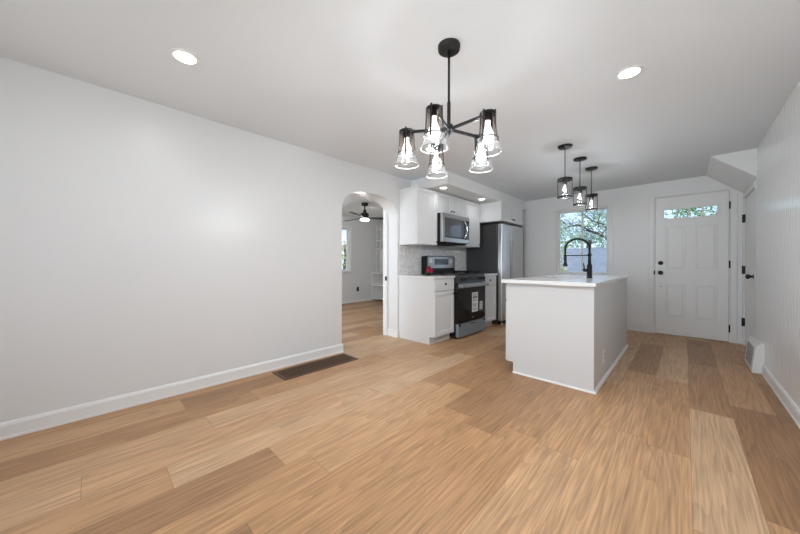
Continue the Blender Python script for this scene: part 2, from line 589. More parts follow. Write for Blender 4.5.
# side room shell
FWY0, FWY1, FWZ0, FWZ1 = 3.75, 4.71, 0.845, 1.97
w = MB()
for a, b in [((XF - 0.14, YS0 - 0.1, 0), (XF, FWY0, H)), ((XF - 0.14, FWY1, 0), (XF, 6.1, H)), ((XF - 0.14, FWY0, 0), (XF, FWY1, FWZ0)), ((XF - 0.14, FWY0, FWZ1), (XF, FWY1, H))]:
    w.box(a, b)
struct('wall_side_room_far', w, M['wall'], 'white wall with a window in the room past the arch')
struct('wall_side_room_end', MB().box((XF - 0.14, YS1, 0), (XL - WT, YS1 + 0.12, H)), M['wall'], 'white wall behind the shelves past the arch')
w = MB()
gx0, gx1, gz0, gz1 = -4.85, -3.35, 0.75, 2.0
for a, b in [((XF - 0.14, YS0 - 0.14, 0), (gx0, YS0, H)), ((gx1, YS0 - 0.14, 0), (XL - WT, YS0, H)), ((gx0, YS0 - 0.14, 0), (gx1, YS0, gz0)), ((gx0, YS0 - 0.14, gz1), (gx1, YS0, H))]:
    w.box(a, b)
struct('wall_side_room_near', w, M['wall'], 'white wall with an added window at the near end of the side room')

# baseboards (profile in (out, z))
def base_profile(sign, x):
    return [(x, 0), (x + sign * 0.017, 0), (x + sign * 0.017, 0.012), (x + sign * 0.013, 0.016), (x + sign * 0.013, 0.080), (x + sign * 0.008, 0.094), (x + sign * 0.004, 0.100), (x, 0.100)]
m = MB()
m.prism(base_profile(1, XL), 'Y', YB, A0 + 0.013)
m.box((XL - WT, A0, 0), (XL, A0 + 0.013, 0.098), 0.003)
struct('baseboard_left', m, M['trim'], 'white baseboard along the foot of the left wall')
m = MB()
m.prism([(p[0], p[1]) for p in base_profile(-1, XR)], 'Y', YB, 4.395)
struct('baseboard_right', m, M['trim'], 'white baseboard along the foot of the right wall')
m = MB()
m.prism([(D - (p[0] - XL), p[1]) for p in base_profile(1, XL)], 'X', -2.2, -0.40)
struct('baseboard_far', m, M['trim'], 'white baseboard under the far wall left of the front door')
m = MB()
m.box((XL - WT + 0.02, A1 - 0.013, 0), (XL + 0.013, A1, 0.098), 0.003)
m.box((XL, A1 - 0.013, 0), (XL + 0.013, 2.997, 0.098), 0.003)
struct('baseboard_arch', m, M['trim'], 'short white baseboard on the right jamb of the arch')
m = MB()
m.prism([(XF + (p[0] - XL), p[1] * 0.8) for p in base_profile(1, XL)], 'Y', YS0, 5.42)
struct('baseboard_side_room', m, M['trim'], 'white baseboard under the window past the arch')
# stop strip on the room side of the arch jamb, with the black strike plate
t_ = struct('trim_arch', MB().box((XL - WT - 0.03, A1 - 0.035, 0.0), (XL - WT + 0.045, A1 + 0.06, 1.93), 0.004), M['trim'], 'white upright stop strip at the rear of the arch jamb')
MB().box((XL - WT + 0.015, A1 - 0.040, 0.80), (XL - WT + 0.055, A1 - 0.034, 0.86), 0.002).build('strike_plate', M['black'], t_)

# ---------------------------------------------------------------- windows
def window(name, label, plane, axis, a0, a1, z0, z1, inward, cas=0.055, mull=True, sill=False, depth=0.12):
    """opening in a wall whose room-side face is at `plane`; axis = wall normal; inward = +-1 towards the room"""
    def BX(m, u0, u1, n0, n1, q0, q1, bev=0.003):
        lo, hi = min(plane + inward * n0, plane + inward * n1), max(plane + inward * n0, plane + inward * n1)
        if axis == 'Y':
            m.box((u0, lo, q0), (u1, hi, q1), bev)
        else:
            m.box((lo, u0, q0), (hi, u1, q1), bev)
    root = bpy.data.objects.new(name, None)
    C.objects.link(root)
    loc = (((a0 + a1) / 2, plane, z0) if axis == 'Y' else (plane, (a0 + a1) / 2, z0))
    root.location = loc
    OFF[root.name] = Vector(loc)
    root['kind'] = 'structure'
    root['label'] = label
    root['category'] = 'window'
    m = MB()
    BX(m, a0 - cas, a0, 0, 0.016, z0 - cas, z1 + cas); BX(m, a1, a1 + cas, 0, 0.016, z0 - cas, z1 + cas)
    BX(m, a0, a1, 0, 0.016, z1, z1 + cas); BX(m, a0, a1, 0, 0.016, z0 - cas, z0)
    m.build('casing', M['trim'], root)
    if sill:
        m = MB(); BX(m, a0 - cas - 0.02, a1 + cas + 0.02, 0, 0.06, z0 - 0.03, z0 + 0.005)
        m.build('sill', M['trim'], root)
    fr = 0.022
    m = MB()
    BX(m, a0, a0 + fr, -depth, -0.02, z0, z1); BX(m, a1 - fr, a1, -depth, -0.02, z0, z1)
    BX(m, a0 + fr, a1 - fr, -depth, -0.02, z1 - fr, z1); BX(m, a0 + fr, a1 - fr, -depth, -0.02, z0, z0 + fr)
    f = m.build('window_frame', M['trim'], root)
    mid = (a0 + a1) / 2
    parts = [(a0 + fr, mid + 0.02, -0.075, -0.05), (mid - 0.02, a1 - fr, -0.105, -0.08)] if mull else [(a0 + fr, a1 - fr, -0.105, -0.08)]
    for (u0, u1, n0, n1) in parts:
        sw = 0.02
        m = MB()
        BX(m, u0, u0 + sw, n0, n1, z0 + fr, z1 - fr); BX(m, u1 - sw, u1, n0, n1, z0 + fr, z1 - fr)
        BX(m, u0 + sw, u1 - sw, n0, n1, z1 - fr - sw, z1 - fr); BX(m, u0 + sw, u1 - sw, n0, n1, z0 + fr, z0 + fr + sw)
        s = m.build('sash', M['trim'], root)
        m = MB()
        nm = (n0 + n1) / 2
        BX(m, u0 + sw, u1 - sw, nm - 0.002, nm + 0.002, z0 + fr + sw, z1 - fr - sw, 0)
        m.build('pane', M['glass'], s)
    return root
window('window_1', 'sliding window with two panes behind the sink island', D, 'Y', WX0, WX1, WZ0, WZ1, -1, cas=0.055)
window('window_2', 'tall window seen through the arch in the next room', XF, 'X', FWY0, FWY1, FWZ0, FWZ1, 1, cas=0.06, mull=False, sill=True)
window('window_3', 'wide window in the wall behind the viewer', YB, 'Y', bx0, bx1, bz0, bz1, 1, cas=0.07)
window('window_4', 'unseen window added at the near end of the side room for daylight', YS0, 'Y', gx0, gx1, gz0, gz1, 1, cas=0.07)  # unseen window, placed so its added lamp reaches the side room's walls

# ---------------------------------------------------------------- front door
def struct_root(name, loc, label, cat):
    r = bpy.data.objects.new(name, None)
    C.objects.link(r)
    r.location = loc
    OFF[r.name] = Vector(loc)
    r['kind'] = 'structure'; r['label'] = label; r['category'] = cat
    return r
d1 = struct_root('door_1', (0.05, D, 0), 'white panelled front door with four small panes at the top', 'door')
LX0, LX1 = -0.3216, 0.4212
lx0, lx1, lz0, lz1 = -0.225, 0.312, 1.715, 1.845
yf, yb = D + 0.004, D + 0.048
m = MB()
for a, b in [((LX0, yf, 0.008), (LX1, yb, lz0)), ((LX0, yf, lz1), (LX1, yb, 2.03)), ((LX0, yf, lz0), (lx0, yb, lz1)), ((lx1, yf, lz0), (LX1, yb, lz1))]:
    m.box(a, b)
m.build('leaf', M['door'], d1)
def ring(m, x0, x1, z0, z1, wd, ya, yb_):
    """rectangular moulding ring in the XZ plane"""
    m.box((x0, ya, z0), (x0 + wd, yb_, z1), 0.003); m.box((x1 - wd, ya, z0), (x1, yb_, z1), 0.003)
    m.box((x0 + wd, ya, z1 - wd), (x1 - wd, yb_, z1), 0.003); m.box((x0 + wd, ya, z0), (x1 - wd, yb_, z0 + wd), 0.003)
for x0, x1, z0, z1 in [(-0.207, 0.008, 0.962, 1.60), (0.102, 0.319, 0.958, 1.60), (-0.205, 0.010, 0.265, 0.750), (0.102, 0.318, 0.265, 0.755)]:
    m = MB()
    ring(m, x0, x1, z0, z1, 0.016, yf - 0.011, yf + 0.001)
    ins = 0.030
    b2 = [(x0 + ins, z0 + ins), (x1 - ins, z0 + ins), (x1 - ins, z1 - ins), (x0 + ins, z1 - ins)]
    m.box((x0 + ins, yf - 0.008, z0 + ins), (x1 - ins, yf + 0.001, z1 - ins), 0.0078, 1)
    m.build('panel', M['door'], d1)
m = MB()
ring(m, lx0 - 0.03, lx1 + 0.03, lz0 - 0.03, lz1 + 0.03, 0.031, yf - 0.009, yf + 0.006)
for k in (1, 2, 3):
    xx = lx0 + (lx1 - lx0) * k / 4
    m.box((xx - 0.008, yf - 0.006, lz0), (xx + 0.008, yf + 0.02, lz1), 0.002)
lf = m.build('light_frame', M['door'], d1)
MB().box((lx0, yf + 0.012, lz0), (lx1, yf + 0.016, lz1)).build('pane', M['glass'], lf)
for nm, z, r in (('deadbolt', 1.059, 0.030), ('door_knob', 0.913, 0.031)):
    m = MB()
    m.lathe([(r, 0), (r, 0.006), (r * 0.8, 0.010)], (-0.262, yf, z), 'Y', mtx=None)
    m.bm.clear()
    prof = [(0.001, 0.058), (0.018, 0.057), (0.027, 0.048), (0.027, 0.036), (0.014, 0.022), (0.012, 0.010), (r, 0.008), (r, 0)] if nm == 'door_knob' else [(0.001, 0.022), (0.02, 0.022), (0.024, 0.012), (r, 0.008), (r, 0)]
    m.lathe([(a, -b) for a, b in prof], (-0.262, yf, z), 'Y', cap=False)
    m.build(nm, M['black'], d1)
m = MB(); m.lathe([(0.001, -0.004), (0.007, -0.004), (0.008, 0)], (-0.256, yf, 0.711), 'Y', cap=False, n=12)
m.build('screw_cap', M['slot'], d1)
m = MB(); m.box((-0.340, D - 0.018, 0.885), (-0.325, D + 0.004, 0.945), 0.002); m.build('strike_plate', M['black'], d1)
for z in (1.83, 1.04, 0.185):
    m = MB()
    m.cyl((0.428, D - 0.012, z - 0.05), (0.428, D - 0.012, z + 0.05), 0.008, n=12)
    m.box((0.422, D - 0.010, z - 0.048), (0.432, D + 0.006, z + 0.048))
    m.build('hinge', M['black'], d1)
m = MB()
m.box((DX0, D - 0.002, 0), (LX0 - 0.004, D + 0.1, DZ)); m.box((LX1 + 0.004, D + 0.002, 0), (DX1, D + 0.1, DZ)); m.box((DX0, D - 0.002, 2.034), (DX1, D + 0.1, DZ))
m.box((DX0, D + 0.05, 0), (DX1, D + 0.1, 0.012)); m.box((DX0, D + 0.05, 0.012), (DX0 + 0.03, D + 0.07, DZ)); m.box((DX1 - 0.03, D + 0.05, 0.012), (DX1, D + 0.07, DZ))
m.build('door_jamb', M['trim'], d1)
m = MB()
m.box((-0.396, D - 0.016, 0), (-0.338, D, 2.098), 0.004); m.box((0.437, D - 0.016, 0), (0.497, D, 2.015), 0.004)
m.prism([(-0.338, 2.042), (0.437, 2.042), (0.437, 2.058), (0.397, 2.096), (-0.338, 2.098)], 'Y', D - 0.016, D)
m.build('casing', M['trim'], d1)
m = MB(); m.box((DX0 + 0.01, D + 0.1, 0), (DX1 - 0.01, D + 0.16, 0.02)); m.build('threshold', M['bronze'], d1)

# closet door in the right wall
d2 = struct_root('door_2', (XD, 5.4, 0), 'white closet door with black hinges at the end of the right wall', 'door')
m = MB(); m.box((XD + 0.004, SY0 + 0.004, 0.01), (XD + 0.04, SY1 - 0.004, SZ - 0.004)); m.build('leaf', M['door'], d2)
m = MB()
m.box((XD - 0.012, SY1, 0), (XD, D - 0.001, 1.94), 0.003); m.box((XD - 0.008, 4.902, 0), (XD, SY0, 1.94), 0.003); m.box((XD - 0.012, SY0, SZ), (XD, SY1, 1.945), 0.003)
m.build('casing', M['trim'], d2)
for z in (1.63, 0.97, 0.30):
    m = MB()
    m.cyl((XD - 0.016, SY1 - 0.003, z - 0.052), (XD - 0.016, SY1 - 0.003, z + 0.052), 0.009, n=12)
    m.box((XD - 0.012, SY1 - 0.02, z - 0.05), (XD + 0.004, SY1 + 0.012, z + 0.05))
    m.build('hinge', M['black'], d2)
m = MB()
m.lathe([(0.001, -0.066), (0.020, -0.064), (0.028, -0.052), (0.026, -0.040), (0.013, -0.028), (0.012, -0.010), (0.031, -0.008), (0.031, 0)], (XD + 0.004, 5.09, 0.905), 'X', cap=False)
m.build('door_knob', M['black'], d2)

# ---------------------------------------------------------------- vents, plates
# floor register
r = thing('floor_register', 'brown metal floor register beside the left wall baseboard', 'vent', (-2.70, 1.60, 0))
rx0, rx1, ry0, ry1 = -2.842, -2.563, 1.183, 2.012
m = MB()
m.box((rx0, ry0, 0), (rx0 + 0.035, ry1, 0.006), 0.002); m.box((rx1 - 0.035, ry0, 0), (rx1, ry1, 0.006), 0.002)
m.box((rx0 + 0.035, ry0, 0), (rx1 - 0.035, ry0 + 0.035, 0.006), 0.002); m.box((rx0 + 0.035, ry1 - 0.035, 0), (rx1 - 0.035, ry1, 0.006), 0.002)
m.build('frame', M['bronze'], r)
MB().box((rx0 + 0.03, ry0 + 0.03, 0.0), (rx1 - 0.03, ry1 - 0.03, 0.0012)).build('duct', M['register_pit'], r)
m = MB()
n = 34
for i in range(n):
    yy = ry0 + 0.035 + (ry1 - ry0 - 0.07) * (i + 0.5) / n
    m.box((rx0 + 0.03, yy - 0.005, 0.001), (rx1 - 0.03, yy + 0.005, 0.005))
for k in (1, 2):
    xx = rx0 + 0.03 + (rx1 - rx0 - 0.06) * k / 3
    m.box((xx - 0.005, ry0 + 0.03, 0.001), (xx + 0.005, ry1 - 0.03, 0.0058))
m.build('grille', M['bronze'], r)

# baseboard register at the end of the right wall
r = thing('wall_register', 'white sloped baseboard register at the end of the right wall', 'vent', (0.5, 4.65, 0))
m = MB()
m.prism([(XR, 0), (0.468, 0), (0.468, 0.03), (0.488, 0.245), (0.515, 0.28), (XR, 0.285)], 'Y', 4.405, 4.885)
m.build('housing', M['trim'], r)
m = MB()
for i in range(13):
    zz = 0.05 + i * 0.0145
    xx = 0.468 + (zz - 0.03) * 0.020 / 0.215
    m.box((xx - 0.004, 4.47, zz - 0.002), (xx + 0.004, 4.82, zz + 0.003))
m.build('grille', pm('register_shadow_grey', (0.28, 0.28, 0.28), 0.5), r)

def outlet(name, label, loc, normal, plate_mat, slot_mat, w=0.072, h=0.118, kind='outlet'):
    """cover plate on a wall; normal is one of +X -X +Y -Y"""
    root = thing(name, label, 'outlet' if kind == 'outlet' else 'switch', loc)
    ang = {'+X': -pi / 2, '-Y': pi, '+Y': 0, '-X': pi / 2}[normal]
    T = Matrix.Translation(loc) @ Matrix.Rotation(ang, 4, 'Z')
    m = MB(); m.box((-w / 2, 0, -h / 2), (w / 2, 0.006, h / 2), 0.003, mtx=T); m.build('cover_plate', plate_mat, root)
    if kind == 'outlet':
        for zc in (0.021, -0.021):
            m = MB()
            m.box((-0.017, 0.005, zc - 0.014), (0.017, 0.0085, zc + 0.014), 0.003, mtx=T)
            s = m.build('socket', plate_mat, root)
            m = MB()
            for xx in (-0.007, 0.007):
                m.box((xx - 0.0022, 0.008, zc - 0.003), (xx + 0.0022, 0.0092, zc + 0.009), mtx=T)
            m.box((-0.004, 0.008, zc - 0.011), (0.004, 0.0092, zc - 0.005), mtx=T)
            m.build('slots', slot_mat, s)
    else:
        for xc in ([0] if w < 0.1 else [-0.023, 0.023]):
            m = MB(); m.box((xc - 0.006, 0.004, -0.012), (xc + 0.006, 0.016, 0.010), 0.003, mtx=T); m.build('toggle', plate_mat, root)
    return root
outlet('wall_switch', 'white light switch plate on the far wall left of the front door', (-0.517, D, 1.275), '-Y', M['plastic'], M['slot'], w=0.085, h=0.125, kind='switch')
outlet('wall_outlet', 'white outlet on the right side of the kitchen island', (-0.528, 3.205, 0.215), '+X', M['plastic'], M['slot'])
outlet('wall_outlet', 'white outlet on the mosaic backsplash above the near counter', (-2.905, 3.125, 1.235), '+X', M['plastic'], M['slot'])
outlet('wall_outlet', 'black outlet low on the wall past the arch', (XF, 4.969, 0.35), '+X', M['black'], M['slot'])

# ---------------------------------------------------------------- recessed lights
def downlight(loc, label, energy, r=0.054):
    root = thing('recessed_light', label, 'ceiling light', loc, None)
    x, y, z = loc
    m = MB(); m.lathe([(r + 0.018, 0), (r + 0.016, -0.004), (r, -0.006), (r - 0.002, -0.002)], loc, cap=False, n=36); m.build('trim_ring', M['plastic'], root)
    m = MB(); m.lathe([(0.001, -0.0035), (r, -0.0035), (r, 0)], loc, cap=False, n=36); m.build('lens', M['lens'] if r > 0.05 else M['lens_small'], root)
    l = lamp('downlight_lamp', 'SPOT', (x, y, z - 0.03), energy, (0.93, 0.97, 1.0), (x, y, 0), spot=(radians(168), 1.0), radius=0.06)
    return root
downlight((-2.134, 0.377, H), 'recessed ceiling light nearest the long left wall', 7)
downlight((-0.26, 2.373, H), 'recessed ceiling light in open ceiling right of the chandelier', 7)
downlight((-1.95, 2.507, H), 'recessed ceiling light behind the chandelier shades', 7)
downlight((-2.428, 3.39, 2.104), 'small soffit light above the near upper cabinet', 1.3, 0.048)
downlight((-2.404, 4.42, 2.104), 'small soffit light beside the over-fridge cabinet', 1.3, 0.048)

# ---------------------------------------------------------------- chandelier
CX, CY = -0.957, 1.386
HZ = 1.800
ch = thing('chandelier', 'black five-arm chandelier with smoked glass shades', 'chandelier', (CX, CY, 1.6))
m = MB(); m.lathe([(0.001, -0.030), (0.052, -0.030), (0.060, -0.024), (0.062, -0.004), (0.062, 0)], (CX, CY, H), cap=False, n=32); m.build('canopy', M['black'], ch)
m = MB(); m.cyl((CX, CY, HZ + 0.02), (CX, CY, H - 0.028), 0.0065); m.cyl((CX, CY, HZ + 0.02), (CX, CY, HZ + 0.15), 0.010); m.build('rod', M['black'], ch)
m = MB(); m.lathe([(0.001, -0.042), (0.006, -0.040), (0.008, -0.030), (0.020, -0.024), (0.024, -0.016), (0.028, -0.014), (0.028, 0.012), (0.024, 0.014), (0.022, 0.024), (0.010, 0.030)], (CX, CY, HZ), cap=False); m.build('hub', M['black'], ch)
RA = 0.238
vf = Vector((-sin(0.7672), cos(0.7672), 0)); vr = Vector((cos(0.7672), sin(0.7672), 0))
bulbs = []
for k in range(5):
    a = radians(-44.6 + 72 * k)
    dr = vr * cos(a) + vf * sin(a)
    p = Vector((CX, CY, HZ)) + dr * RA
    ztop = HZ + 0.001
    m = MB()
    side = Vector((-dr.y, dr.x, 0))
    q = Matrix.Translation((CX, CY, HZ)) @ Matrix(((dr.x, side.x, 0, 0), (dr.y, side.y, 0, 0), (0, 0, 1, 0), (0, 0, 0, 1)))
    m.box((0.02, -0.006, -0.008), (RA, 0.006, 0.008), 0.002, mtx=q)
    m.build('arm', M['black'], ch)
    # frame: cap plate, three straps and a ring round the glass
    prof = [(0.038, 0.0), (0.039, -0.05), (0.042, -0.095), (0.049, -0.137), (0.060, -0.174), (0.066, -0.191)]
    def rad(zz):
        for (r0, z0), (r1, z1) in zip(prof, prof[1:]):
            if z1 <= zz <= z0:
                return r0 + (r1 - r0) * (z0 - zz) / (z0 - z1)
        return prof[-1][0]
    m = MB()
    m.lathe([(0.020, -0.035), (0.020, -0.004), (0.041, -0.003), (0.041, 0.006), (0.012, 0.008), (0.012, 0.018)], (p.x, p.y, ztop), n=28)
    for j in range(4):
        t = a + 0.7672 + j * pi / 2
        e = Vector((cos(t), sin(t), 0)); s2 = Vector((-sin(t), cos(t), 0))
        b2 = bmesh.new()
        rows = []
        for i in range(11):
            zz = 0.012 - 0.165 * i / 10
            rr = rad(min(zz, 0)) + 0.002
            rows.append([b2.verts.new(p + e * (rr + o_) + s2 * w_ + Vector((0, 0, ztop - p.z + zz))) for o_, w_ in ((0, -0.0045), (0.003, -0.0045), (0.003, 0.0045), (0, 0.0045))])
        for A_, B_ in zip(rows, rows[1:]):
            for i in range(4):
                b2.faces.new((A_[i], A_[(i + 1) % 4], B_[(i + 1) % 4], B_[i]))
        b2.faces.new(rows[0]); b2.faces.new(rows[-1][::-1])
        bmesh.ops.recalc_face_normals(b2, faces=b2.faces)
        m._merge(b2)
    rz = -0.125
    rr = rad(rz) + 0.003
    m.tube([(p.x + rr * cos(2 * pi * i / 28), p.y + rr * sin(2 * pi * i / 28), ztop + rz) for i in range(28)], 0.0036, 6, True)
    fr = m.build('shade_frame', M['black'], ch)
    m = MB(); m.lathe([(r_, z_) for r_, z_ in prof], (p.x, p.y, ztop), cap=False, n=36); m.build('glass_shade', M['ombre'], fr)
    m = MB(); m.tube([(p.x + 0.066 * cos(2 * pi * i / 36), p.y + 0.066 * sin(2 * pi * i / 36), ztop - 0.191) for i in range(36)], 0.0011, 6, True); m.build('glass_rim', M['rim'], fr)
    m = MB(); m.lathe([(0.013, -0.03), (0.013, -0.058), (0.017, -0.072), (0.028, -0.10), (0.030, -0.118), (0.024, -0.136), (0.012, -0.146), (0.001, -0.148)], (p.x, p.y, ztop), cap=False); m.build('bulb', M['bulb'], fr)
    bulbs.append((p.x, p.y, ztop - 0.16))
for b_ in bulbs:
    lamp('chandelier_lamp', 'POINT', b_, 9.0, (0.92, 0.965, 1.0), radius=0.03)

# ---------------------------------------------------------------- island pendants
PX, PY = -0.899, 3.396
pd = thing('pendant_light', 'black lantern pendant over the island, nearest of three', 'pendant light', (PX, PY, 1.73), 'lantern pendants over the island')
m = MB(); m.lathe([(0.001, -0.018), (0.062, -0.018), (0.068, -0.010), (0.068, 0)], (PX, PY, H), cap=False, n=32); m.build('canopy', M['black'], pd)
m = MB(); m.cyl((PX, PY, 1.93), (PX, PY, H - 0.016), 0.0042, n=10); m.lathe([(0.009, 0), (0.009, 0.02), (0.005, 0.03)], (PX, PY, 1.925)); m.build('rod', M['black'], pd)
m = MB()
m.lathe([(0.012, 0.014), (0.068, 0.010), (0.070, 0.006), (0.070, -0.012), (0.066, -0.012), (0.060, 0.0), (0.012, 0.002)], (PX, PY, 1.920), cap=False, n=32)
m.lathe([(0.062, -0.006), (0.070, -0.006), (0.070, 0.006), (0.062, 0.006), (0.062, -0.006)], (PX, PY, 1.735), cap=False, n=32)
for j in range(4):
    t = 0.5 + j * pi / 2
    m.box((-0.003, -0.004, 1.735), (0.003, 0.004, 1.925), 0.001, mtx=Matrix.Translation((PX, PY, 0)) @ Matrix.Rotation(t, 4, 'Z') @ Matrix.Translation((0.0665, 0, 0)))
m.build('cage', M['black'], pd)
m = MB(); m.lathe([(0.055, 1.742), (0.055, 1.908)], (PX, PY, 0), cap=False, n=32); m.build('glass_shade', M['lantern_glass'], pd)
m = MB(); m.lathe([(0.020, 1.865), (0.020, 1.915), (0.012, 1.922)], (PX, PY, 0)); m.build('socket', M['black'], pd)
m = MB(); m.lathe([(0.012, 1.868), (0.016, 1.850), (0.024, 1.825), (0.020, 1.803), (0.001, 1.795)], (PX, PY, 0), cap=False); m.build('bulb', M['clear_bulb'], pd)
for q_ in ((PX, PY), (-0.880, 3.919), (-0.862, 4.409)):
    lamp('pendant_fill', 'POINT', (q_[0], q_[1], 1.775), 3.3, (0.95, 0.98, 1.0), radius=0.03)  # fill lamps added inside the unlit pendants to brighten the far kitchen
dup(pd, (-0.880 - PX, 3.919 - PY, 0), 'black lantern pendant over the island, middle of three')
dup(pd, (-0.862 - PX, 4.409 - PY, 0), 'black lantern pendant over the island, farthest of three')

# ---------------------------------------------------------------- shaker fronts
def shaker_X(m, x, y0, y1, z0, z1, t=0.018, rail=0.055):
    """door facing +X, back at x, front at x+t"""
    m.box((x, y0, z0), (x + t, y0 + rail, z1), 0.0015, 1); m.box((x, y1 - rail, z0), (x + t, y1, z1), 0.0015, 1)
    m.box((x, y0 + rail, z1 - rail), (x + t, y1 - rail, z1), 0.0015, 1); m.box((x, y0 + rail, z0), (x + t, y1 - rail, z0 + rail), 0.0015, 1)
    m.box((x, y0 + rail, z0 + rail), (x + t - 0.008, y1 - rail, z1 - rail))
def knob_X(x, y, z, r=0.014):
    m = MB(); m.lathe([(0.006, 0), (0.005, 0.012), (r, 0.016), (r, 0.024), (r * 0.7, 0.027)], (x, y, z), 'X', n=16, cap=True)
    return m
GB = 'white base cabinets along the stove wall'
GU = 'white upper cabinets along the stove wall'

def base_cab(y0, y1, label, knob_side):
    r = thing('base_cabinet', label, 'cabinet', (-2.6, (y0 + y1) / 2, 0), GB)
    m = MB(); m.box((XL + 0.001, y0, 0.10), (-2.305, y1, 0.848)); m.build('body', M['cab'], r)
    MB().box((XL + 0.001, y0, 0), (-2.365, y1, 0.10)).build('toe_kick', M['cab'], r)
    m = MB(); m.box((-2.305, y0 + 0.006, 0.690), (-2.287, y1 - 0.006, 0.842), 0.002, 1); dr = m.build('drawer', M['cab'], r)
    knob_X(-2.287, (y0 + y1) / 2, 0.778).build('knob', M['black'], dr)
    m = MB(); shaker_X(m, -2.305, y0 + 0.006, y1 - 0.006, 0.104, 0.682); dd = m.build('door', M['cab'], r)
    ky = y1 - 0.035 if knob_side > 0 else y0 + 0.035
    if knob_side > 0:
        knob_X(-2.287, ky, 0.640).build('knob', M['black'], dd)
    return r
base_cab(3.0, 3.452, 'white base cabinet with one drawer between the arch and the stove', 1)
base_cab(4.228, 4.715, 'narrow white base cabinet between the stove and the fridge', -1)
tag(MB().box((XL + 0.001, 2.985, 0.850), (-2.275, 3.456, 0.880), 0.003).build('countertop', M['quartz']), 'white quartz countertop on the cabinet left of the stove', 'countertop')
tag(MB().box((XL + 0.001, 4.224, 0.850), (-2.275, 4.742, 0.880), 0.003).build('countertop', M['quartz']), 'white quartz countertop on the cabinet beside the fridge', 'countertop')
o = MB().box((XL, 3.0, 0.8805), (XL + 0.008, 4.75, 1.308)).build('trim_backsplash', M['tile'])
o['kind'] = 'structure'; o['label'] = 'grey marble mosaic backsplash behind the stove'; o['category'] = 'backsplash'

def upper(y0, y1, z0, z1, xf, label, ndoors, knobs, back=XL + 0.001):
    r = thing('wall_cabinet', label, 'cabinet', (-2.75, (y0 + y1) / 2, z0), GU)
    MB().box((back, y0, z0), (xf - 0.018, y1, z1)).build('body', M['cab'], r)
    for i in range(ndoors):
        a = y0 + (y1 - y0) * i / ndoors + 0.003; b = y0 + (y1 - y0) * (i + 1) / ndoors - 0.003
        m = MB(); shaker_X(m, xf - 0.018, a, b, z0 + 0.003, z1 - 0.003); dd = m.build('door', M['cab'], r)
        ky = (b - 0.03) if knobs[i] > 0 else (a + 0.03)
        knob_X(xf, ky, z0 + 0.045 if ndoors < 2 or z1 - z0 > .5 else z0 + 0.055, 0.013).build('knob', M['black'], dd)
    return r
upper(3.005, 3.455, 1.31, 2.09, -2.58, 'tall white wall cabinet beside the arch, left of the microwave', 1, [1])
upper(3.458, 4.192, 1.785, 2.09, -2.58, 'short white two-door wall cabinet above the microwave', 2, [1, -1])
upper(4.195, 4.690, 1.33, 2.09, -2.58, 'tall white wall cabinet between microwave and fridge', 1, [1])
fc = upper(4.705, 5.62, 1.765, 2.095, -2.2, 'deep white two-door cabinet above the fridge', 2, [1, -1])

# ---------------------------------------------------------------- microwave
mw = thing('microwave', 'stainless over-the-range microwave under the short cabinet', 'microwave', (-2.7, 3.82, 1.36))
my0, my1, mz0, mz1 = 3.462, 4.188, 1.352, 1.780
MB().box((XL + 0.01, my0, mz0), (-2.535, my1, mz1), 0.004).build('body', M['dark'], mw)
m = MB()
xf0, xf1 = -2.535, -2.495
m.box((xf0, my0, mz1 - 0.062), (xf1, my1, mz1), 0.004)              # top vent band
m.box((xf0, my0, mz0 + 0.01), (xf1, my1, mz0 + 0.075), 0.004)       # bottom band
m.box((xf0, my0, mz0 + 0.075), (xf1, my0 + 0.055, mz1 - 0.062), 0.004)
door = m.build('door', M['steel_h'], mw)
MB().box((xf0, my0 + 0.055, mz0 + 0.075), (xf1 - 0.004, my1 - 0.155, mz1 - 0.062)).build('window', M['mw_window'], door)
m = MB(); m.box((xf0, my1 - 0.155, mz0 + 0.075), (xf1 - 0.002, my1, mz1 - 0.062)); cp = m.build('control_panel', M['black_glass'], mw)
m = MB()
for i in range(6):
    for j in range(3):
        m.box((xf1 - 0.002, my1 - 0.085 + j * 0.022, mz0 + 0.095 + i * 0.028), (xf1 - 0.0012, my1 - 0.070 + j * 0.022, mz0 + 0.108 + i * 0.028))
m.build('buttons', pm('button_grey', (0.22, 0.22, 0.22), 0.4), cp)
m = MB(); m.box((xf1 - 0.0055, my0 + 0.065, mz0 + 0.078), (xf1 - 0.0035, my1 - 0.16, mz0 + 0.095)); m.build('lower_trim', M['dark'], door)
pts = []
for i in range(15):
    t = i / 14
    pts.append((xf1 + 0.012 + 0.030 * sin(pi * t), my1 - 0.150 + 0.040 * (sin(pi * t)) - 0.02, mz0 + 0.085 + (mz1 - mz0 - 0.155) * t))
m = MB(); m.tube(pts, 0.010, 10)
m.build('handle', M['chrome'], mw)
m = MB(); m.box((XL + 0.02, my0 + 0.02, mz0 - 0.012), (-2.55, my1 - 0.02, mz0), 0.003); m.build('bottom_vent', M['rubber'], mw)

